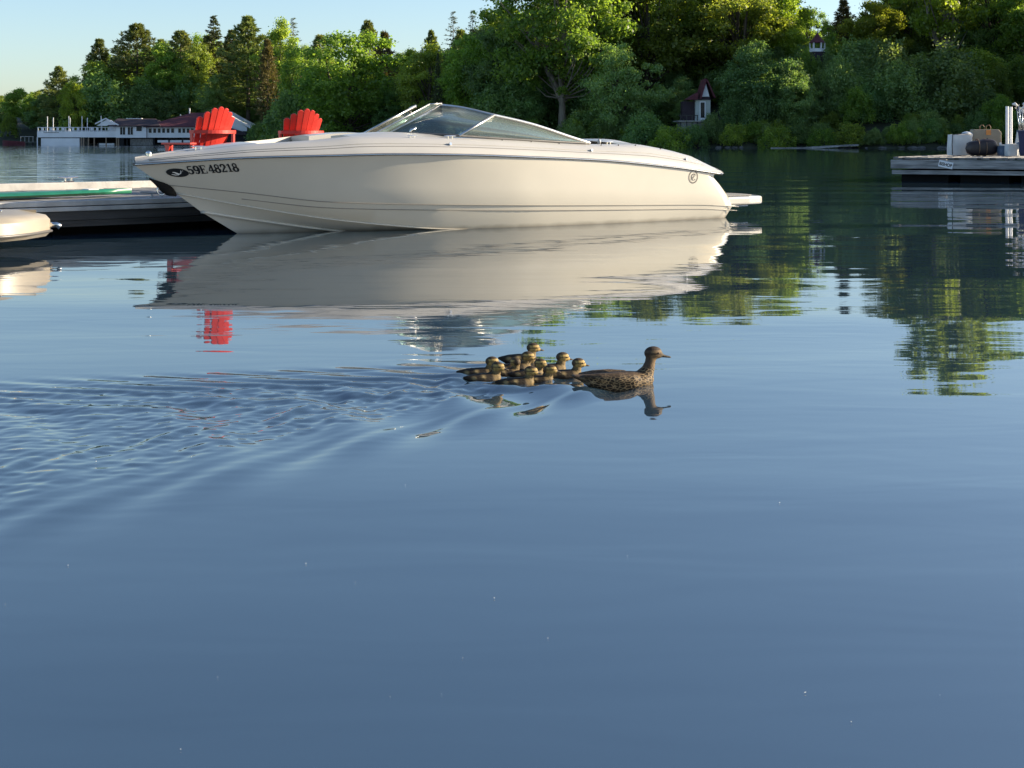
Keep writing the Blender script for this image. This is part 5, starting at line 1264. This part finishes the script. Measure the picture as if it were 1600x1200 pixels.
def golf_bag(px, depth, rz, body_m, trim_m, label, tilt):
    g = empty('golf_bag', gp(px, depth), rz, label, 'golf bag', 'golf bags on the right dock'); Q = Matrix.Rotation(tilt, 3, 'Y')
    q = lambda *a: Q @ Vector(a)
    mb = MB().tube([q(0, 0, 0.02), q(0, 0, 0.12), q(0, 0, 0.5), q(0, 0, 0.80), q(0, 0, 0.86)], [0.115, 0.125, 0.12, 0.135, 0.14], 14); mb.build('tube', M[body_m], g, smooth=45)
    mb = MB().tube([q(0, -0.11, 0.14), q(0, -0.15, 0.2), q(0, -0.15, 0.42), q(0, -0.11, 0.48)], [0.05, 0.09, 0.085, 0.04], 10); mb.build('pocket', M[trim_m], g, smooth=True)
    MB().tube([q(0.10, -0.09, 0.78), q(0.19, -0.12, 0.62), q(0.19, -0.12, 0.4), q(0.11, -0.08, 0.25)], 1.0, 6, sq=(0.008, 0.025)).build('shoulder_strap', M['canvas'], g, smooth=True)
    MB().tube([q(0, 0, 0.845), q(0, 0, 0.90)], [0.15, 0.145], 14).build('collar', M[trim_m], g, smooth=40)
    rng = random.Random(px)
    for i in range(9):
        a = 6.28 * i / 9; b0 = q(0.07 * math.cos(a), 0.07 * math.sin(a), 0.6); ln = rng.uniform(1.45, 1.85)
        b1 = q((0.07 + 0.09) * math.cos(a), (0.07 + 0.06) * math.sin(a), ln)
        s_ = MB().tube([b0, b1], 0.007, 5).build('club_shaft', M['chrome'], g, smooth=True)
        d = Vector((math.cos(a + 0.6), math.sin(a + 0.6), 0))
        if i % 3 == 0:
            m_ = MB().tube([b1 - Vector((0, 0, .02)), b1 + Vector((0, 0, .03)), b1 + d * 0.05 + Vector((0, 0, .07)), b1 + d * 0.12 + Vector((0, 0, .06))], [0.018, 0.04, 0.058, 0.03], 10); m_.build('wood_head_cover', M['canvas' if i else 'ink'], s_, smooth=True)
        else:
            m_ = MB().prism([b1, b1 + d * 0.075 + Vector((0, 0, -0.012)), b1 + d * 0.085 + Vector((0, 0, 0.035)), b1 + Vector((0, 0, 0.02))], d.cross(Vector((0, 0, 1))) * 0.014); m_.build('iron_head', M['chrome'], s_)
    g.scale = (0.9, 0.9, 0.78); return g
golf_bag(1588, 3.7, R(-20), 'canvas', 'slate', 'white and grey golf bag with club heads fanning out of its top', R(10))
golf_bag(1600, 3.0, R(30), 'navy', 'navy', 'navy blue golf bag cut by the right edge of the picture', R(-4))
tw_ = empty('folded_towel', gp(1580, 3.1), R(8), 'pale folded rain cover standing between the blue cooler and the golf bags', 'cover')
pillow_box(0.30, 0.24, 0.34, 0.12, 7, 0.05, 5).build('cloth', M['canvas'], tw_, smooth=60)

for o in (bag, tt_, cl_): o.scale = (1.08,) * 3
df_.scale = (1.2, 1.1, 1.05)
# ------------------------------------------------------------------ ducks
def organic(mb, voxel, smooth=6):
    me = mb.mesh('tmp', M['ink'], fix=True); ob = bpy.data.objects.new('tmp', me); COL.objects.link(ob)
    r = ob.modifiers.new('r', 'REMESH'); r.mode = 'VOXEL'; r.voxel_size = voxel; r.use_smooth_shade = True
    s = ob.modifiers.new('s', 'SMOOTH'); s.factor = 0.5; s.iterations = smooth
    dg = bpy.context.evaluated_depsgraph_get(); dg.update(); out = bpy.data.meshes.new_from_object(ob.evaluated_get(dg))
    bpy.data.objects.remove(ob); bpy.data.meshes.remove(me); out.materials.clear(); return out
def loft(mb, secs, n=18):     # secs: (centre, half-width y, half-height, forward dir in xz)
    P = []
    for c, hw, hh, d in secs:
        d = Vector(d).normalized(); u = Vector((0, 1, 0)); w = u.cross(d) * -1
        if isinstance(u, Vector): w = d.cross(u) * -1
        P.append([Vector(c) + u * hw * math.cos(2 * math.pi * k / n) + w * hh * math.sin(2 * math.pi * k / n) for k in range(n)])
    vs_ = [q for r_ in P for q in r_]; m_ = len(P)
    fs = [(i * n + k, i * n + (k + 1) % n, (i + 1) * n + (k + 1) % n, (i + 1) * n + k) for i in range(m_ - 1) for k in range(n)]
    fs += [tuple(range(n - 1, -1, -1)), tuple((m_ - 1) * n + k for k in range(n))]
    return mb.add(vs_, fs)
m, t, b, o = new_mat('duck_plumage')
ac = t.nodes.new('ShaderNodeAttribute'); ac.attribute_name = 'plumage'; af = t.nodes.new('ShaderNodeAttribute'); af.attribute_name = 'feather'
tc = t.nodes.new('ShaderNodeTexCoord'); mp = t.nodes.new('ShaderNodeMapping'); mp.inputs['Scale'].default_value = (42, 95, 84); mp.inputs['Rotation'].default_value = (0, R(20), 0)
t.links.new(tc.outputs['Object'], mp.inputs[0])
vo = t.nodes.new('ShaderNodeTexVoronoi'); vo.feature = 'DISTANCE_TO_EDGE'; vo.inputs['Scale'].default_value = 1.0; t.links.new(mp.outputs[0], vo.inputs['Vector'])
rp = t.nodes.new('ShaderNodeValToRGB'); e = rp.color_ramp.elements; e[0].position = 0.015; e[0].color = (0.30, 0.21, 0.11, 1); e[1].position = 0.12; e[1].color = (0.016, 0.011, 0.007, 1)
t.links.new(vo.outputs['Distance'], rp.inputs[0])
mx = t.nodes.new('ShaderNodeMix'); mx.data_type = 'RGBA'; t.links.new(af.outputs['Fac'], mx.inputs[0]); t.links.new(ac.outputs['Color'], mx.inputs[6]); t.links.new(rp.outputs[0], mx.inputs[7])
nz = t.nodes.new('ShaderNodeTexNoise'); nz.inputs['Scale'].default_value = 160; nz.inputs['Detail'].default_value = 4; t.links.new(tc.outputs['Object'], nz.inputs['Vector'])
mul = t.nodes.new('ShaderNodeMix'); mul.data_type = 'RGBA'; mul.blend_type = 'OVERLAY'; mul.inputs[0].default_value = 0.7
t.links.new(mx.outputs[2], mul.inputs[6]); t.links.new(nz.outputs['Fac'], mul.inputs[7]); t.links.new(mul.outputs[2], b.inputs['Base Color'])
bp = t.nodes.new('ShaderNodeBump'); bp.inputs['Strength'].default_value = 0.5; bp.inputs['Distance'].default_value = 0.003; t.links.new(nz.outputs['Fac'], bp.inputs['Height']); t.links.new(bp.outputs[0], b.inputs['Normal'])
b.inputs['Roughness'].default_value = 0.65; b.inputs['Specular IOR Level'].default_value = 0.2
M['plumage'] = m
def paint(me, fn):
    n = len(me.vertices); co = np.empty(n * 3, np.float32); me.vertices.foreach_get('co', co); co = co.reshape(-1, 3)
    c, f_ = fn(co); a = me.attributes.new('plumage', 'FLOAT_COLOR', 'POINT'); a.data.foreach_set('color', np.concatenate([c, np.ones((n, 1))], 1).astype(np.float32).ravel())
    a = me.attributes.new('feather', 'FLOAT', 'POINT'); a.data.foreach_set('value', f_.astype(np.float32))
    me.materials.append(M['plumage']); me.polygons.foreach_set('use_smooth', np.ones(len(me.polygons), bool))
def mixc(c, mask, col): return c * (1 - mask[:, None]) + np.array(col)[None] * mask[:, None]
X1 = (1, 0, 0)
def mother_mesh():
    mb = MB()
    loft(mb, [((-0.205, 0, 0.072), .022, .006, X1), ((-0.17, 0, 0.062), .040, .014, X1), ((-0.125, 0, 0.044), .056, .032, X1), ((-0.07, 0, 0.030), .072, .048, X1), ((0.0, 0, 0.026), .080, .056, X1), ((0.06, 0, 0.026), .078, .055, X1), ((0.11, 0, 0.030), .064, .046, X1), ((0.145, 0, 0.036), .042, .032, X1), ((0.16, 0, 0.04), .02, .016, X1)])
    loft(mb, [((0.100, 0, 0.030), .050, .050, (.3, 0, 1)), ((0.125, 0, 0.062), .036, .040, (.45, 0, 1)), ((0.142, 0, 0.092), .024, .028, (.25, 0, 1)), ((0.149, 0, 0.118), .020, .023, (.1, 0, 1)), ((0.155, 0, 0.142), .020, .025, (.3, 0, 1)), ((0.160, 0, 0.16), .016, .02, (.3, 0, 1))])
    mb.ball((0.163, 0, 0.160), (0.041, 0.0275, 0.031), 16, 12); mb.ball((0.183, 0, 0.152), (0.026, 0.020, 0.020), 14, 10)
    loft(mb, [((0.185, 0, 0.150), .013, .014, X1), ((0.204, 0, 0.146), .011, .0095, X1), ((0.222, 0, 0.1405), .0115, .006, X1), ((0.240, 0, 0.137), .011, .0045, X1), ((0.247, 0, 0.1355), .006, .003, X1)], 12)
    for sg in (-1, 1):   # folded wings
        loft(mb, [((-0.165, sg * 0.030, 0.074), .014, .006, X1), ((-0.10, sg * 0.050, 0.064), .024, .022, X1), ((-0.02, sg * 0.060, 0.052), .026, .034, X1), ((0.05, sg * 0.058, 0.046), .024, .032, X1), ((0.095, sg * 0.046, 0.042), .014, .018, X1)], 12)
    me = organic(mb, 0.0036, 5)
    def fn(co):
        x, y, z = co.T; c = np.tile(np.array([0.06, 0.04, 0.025]), (len(co), 1)); head = sstep(z, 0.085, 0.105) * (x > 0.1)
        c = mixc(c, head, (0.15, 0.10, 0.052))
        c = mixc(c, head * sstep(-x, -0.150, -0.140) , (0.075, 0.05, 0.033))                       # back of the neck
        c = mixc(c, head * sstep(z, 0.170, 0.177), (0.045, 0.03, 0.02))                              # crown
        c = mixc(c, head * np.exp(-((z - 0.157 - (0.17 - x) * 0.05) / 0.0042) ** 2), (0.035, 0.024, 0.016))  # eye stripe
        c = mixc(c, sstep(x, 0.193, 0.198) * (z > 0.1), (0.060, 0.050, 0.035))                       # bill
        c = mixc(c, sstep(-x, 0.13, 0.15) * sstep(-z, -0.05, -0.04), (0.50, 0.44, 0.34))
        c = mixc(c, sstep(-z, -0.016, -0.008) , (0.07, 0.05, 0.035))
        return c, (1 - head) * 0.92 * (1 - 0.5 * sstep(-x, 0.12, 0.17)) * (1 - 0.75 * sstep(z, 0.062, 0.076) * (x < 0.1))
    paint(me, fn); return me
def duckling_mesh(turn):
    mb = MB(); T = Matrix.Rotation(R(turn), 3, 'Z'); base = Vector((0.042, 0, 0))
    def hp(p): p = Vector(p) - base - Vector((0, 0, 0.006)); p = T @ p; return p + base
    loft(mb, [((-0.078, 0, 0.022), .007, .004, X1), ((-0.062, 0, 0.018), .018, .012, X1), ((-0.04, 0, 0.013), .028, .022, X1), ((-0.01, 0, 0.011), .033, .026, X1), ((0.02, 0, 0.011), .031, .026, X1), ((0.045, 0, 0.014), .022, .019, X1), ((0.056, 0, 0.016), .010, .009, X1)], 14)
    loft(mb, [((0.030, 0, 0.018), .022, .022, (.4, 0, 1)), ((0.040, 0, 0.034), .0155, .017, (.3, 0, 1)), ((0.0425, 0, 0.047), .0135, .0145, (.05, 0, 1)), ((0.043, 0, 0.060), .013, .015, (.1, 0, 1))], 12)
    hb = MB(); hb.ball((0.046, 0, 0.067), (0.0235, 0.0190, 0.0200), 14, 10); hb.ball((0.058, 0, 0.061), (0.015, 0.014, 0.0125), 10, 8)
    loft(hb, [((0.058, 0, 0.0605), .0085, .008, X1), ((0.070, 0, 0.057), .0065, .005, X1), ((0.081, 0, 0.0545), .0065, .003, X1), ((0.086, 0, 0.0535), .003, .0018, X1)], 10)
    mb.add([hp(p) for p in hb.v], hb.f)
    me = organic(mb, 0.0019, 4); Ti = np.array(T.inverted())
    def fn(co):
        x, y, z = co.T; c = np.tile(np.array([0.022, 0.016, 0.010]), (len(co), 1))
        hc = (co - np.array([0.042, 0, 0])) @ Ti.T + np.array([0.042, 0, 0.006]); hx, hy, hz = hc.T
        head = sstep(z, 0.041, 0.052); yel = (0.36, 0.25, 0.085)
        c = mixc(c, sstep(x, 0.018, 0.034) * sstep(-z, -0.06, -0.035), (0.15, 0.105, 0.045))          # breast
        for px_, pz in ((-0.045, 0.022), (-0.012, 0.026)):
            c = mixc(c, np.exp(-(((x - px_) / 0.007) ** 2 + ((z - pz) / 0.006) ** 2)) * (np.abs(y) > 0.014), (0.30, 0.22, 0.10))
        c = mixc(c, head, yel)
        c = mixc(c, head * sstep(-hx, -0.036, -0.028), (0.06, 0.042, 0.025))
        c = mixc(c, head * sstep(hz, 0.0760, 0.0800), (0.05, 0.035, 0.02))
        c = mixc(c, head * np.exp(-((hz - 0.0672) / 0.0021) ** 2) * (hx > 0.03), (0.045, 0.03, 0.02))
        c = mixc(c, head * np.exp(-(((hx - 0.044) / 0.004) ** 2 + ((hz - 0.0585) / 0.003) ** 2)) * 0.6, (0.1, 0.07, 0.04))
        c = mixc(c, head * sstep(hx, 0.0690, 0.0720), (0.06, 0.05, 0.045))
        return c, np.zeros(len(co))
    paint(me, fn)
    return me, [hp((0.0560, sg * 0.0178, 0.0680)) for sg in (-1, 1)]
M['eye'] = pmat('dark_eye', (0.008, 0.007, 0.006), 0.05, var=0.0)
dk_ = empty('mother_duck', (MOTHER[0], MOTHER[1], -0.020), HEAD - R(6), 'brown mottled mother duck swimming ahead of her brood', 'duck')
link_mesh('body', mother_mesh(), dk_); dk_.scale = (1.05, 0.95, 0.97)
for s_ in (-1, 1): MB().ball((0.1775, s_ * 0.0240, 0.1610), 0.0042, 8, 6).build('eye', M['eye'], dk_, smooth=True)
LABD = ['duckling at the very back of the brood, farther row', 'duckling at the back of the brood, nearer row, beside the rearmost one', 'dark duckling looking away in the middle of the brood',
        'duckling holding its head highest at the far side of the brood', 'duckling right below the one with the highest head', 'nearest duckling in the middle of the brood, lowest in the picture',
        'duckling peeping out between two nearer ones in the middle of the brood', 'duckling with lowered head at the near side, third behind the mother', 'upright duckling second behind the mother, on the far side', 'duckling leading the brood right at the tail of the mother']
cache = {}
for i, (px, D, dh, turn) in enumerate(DUCKLINGS):
    if turn not in cache: cache[turn] = duckling_mesh(turn)
    me, eyes = cache[turn]; rz = HEAD - R(8) + R(dh); sc_ = [1.08, 1.05, 1.0, 1.12, 1.1, 1.06, 1.02, 1.0, 1.12, 1.1][i]
    hx_ = 0.046 * sc_ * 1.26; d_ = empty('duckling', (at(px, D) - hx_ * math.cos(rz), D - hx_ * math.sin(rz), [-0.012, -0.012, -0.014, 0.002, -0.006, -0.014, -0.012, -0.015, -0.007, -0.010][i]), rz, LABD[i], 'duckling', 'ducklings following the mother duck')
    d_.scale = (sc_ * 1.26, sc_ * 1.15, sc_ * 1.06)
    link_mesh('body', me, d_)
    for p in eyes: o = MB().ball(p, 0.0026, 7, 5).build('eye', M['eye'], d_, smooth=True)

# pollen and seed fluff afloat
mb = MB(); rg = random.Random(4)
SPK = [(478, 882), (555, 912), (610, 1091), (772, 936), (856, 999), (723, 1030), (1258, 1084), (282, 1173), (8, 946), (150, 722), (1218, 787), (690, 1086), (340, 1060), (1330, 1130), (980, 870)]
for x, y in SPK + [(rg.uniform(0, 1600), rg.uniform(680, 1190)) for _ in range(4)]:
    D = CH * F / (y - HY); r = rg.uniform(0.0004, 0.0010); a = rg.uniform(0, 3.1); l = rg.choice([1, 1, 1.5, 3])
    mb.box((at(x, D), D, 0.003), (r * l * 2, r * 2, r), Matrix.Rotation(a, 3, 'Z'))
tag(mb.build('floating_pollen', M['canvas']), 'tiny pale seeds afloat on the water', 'pollen', kind='stuff')
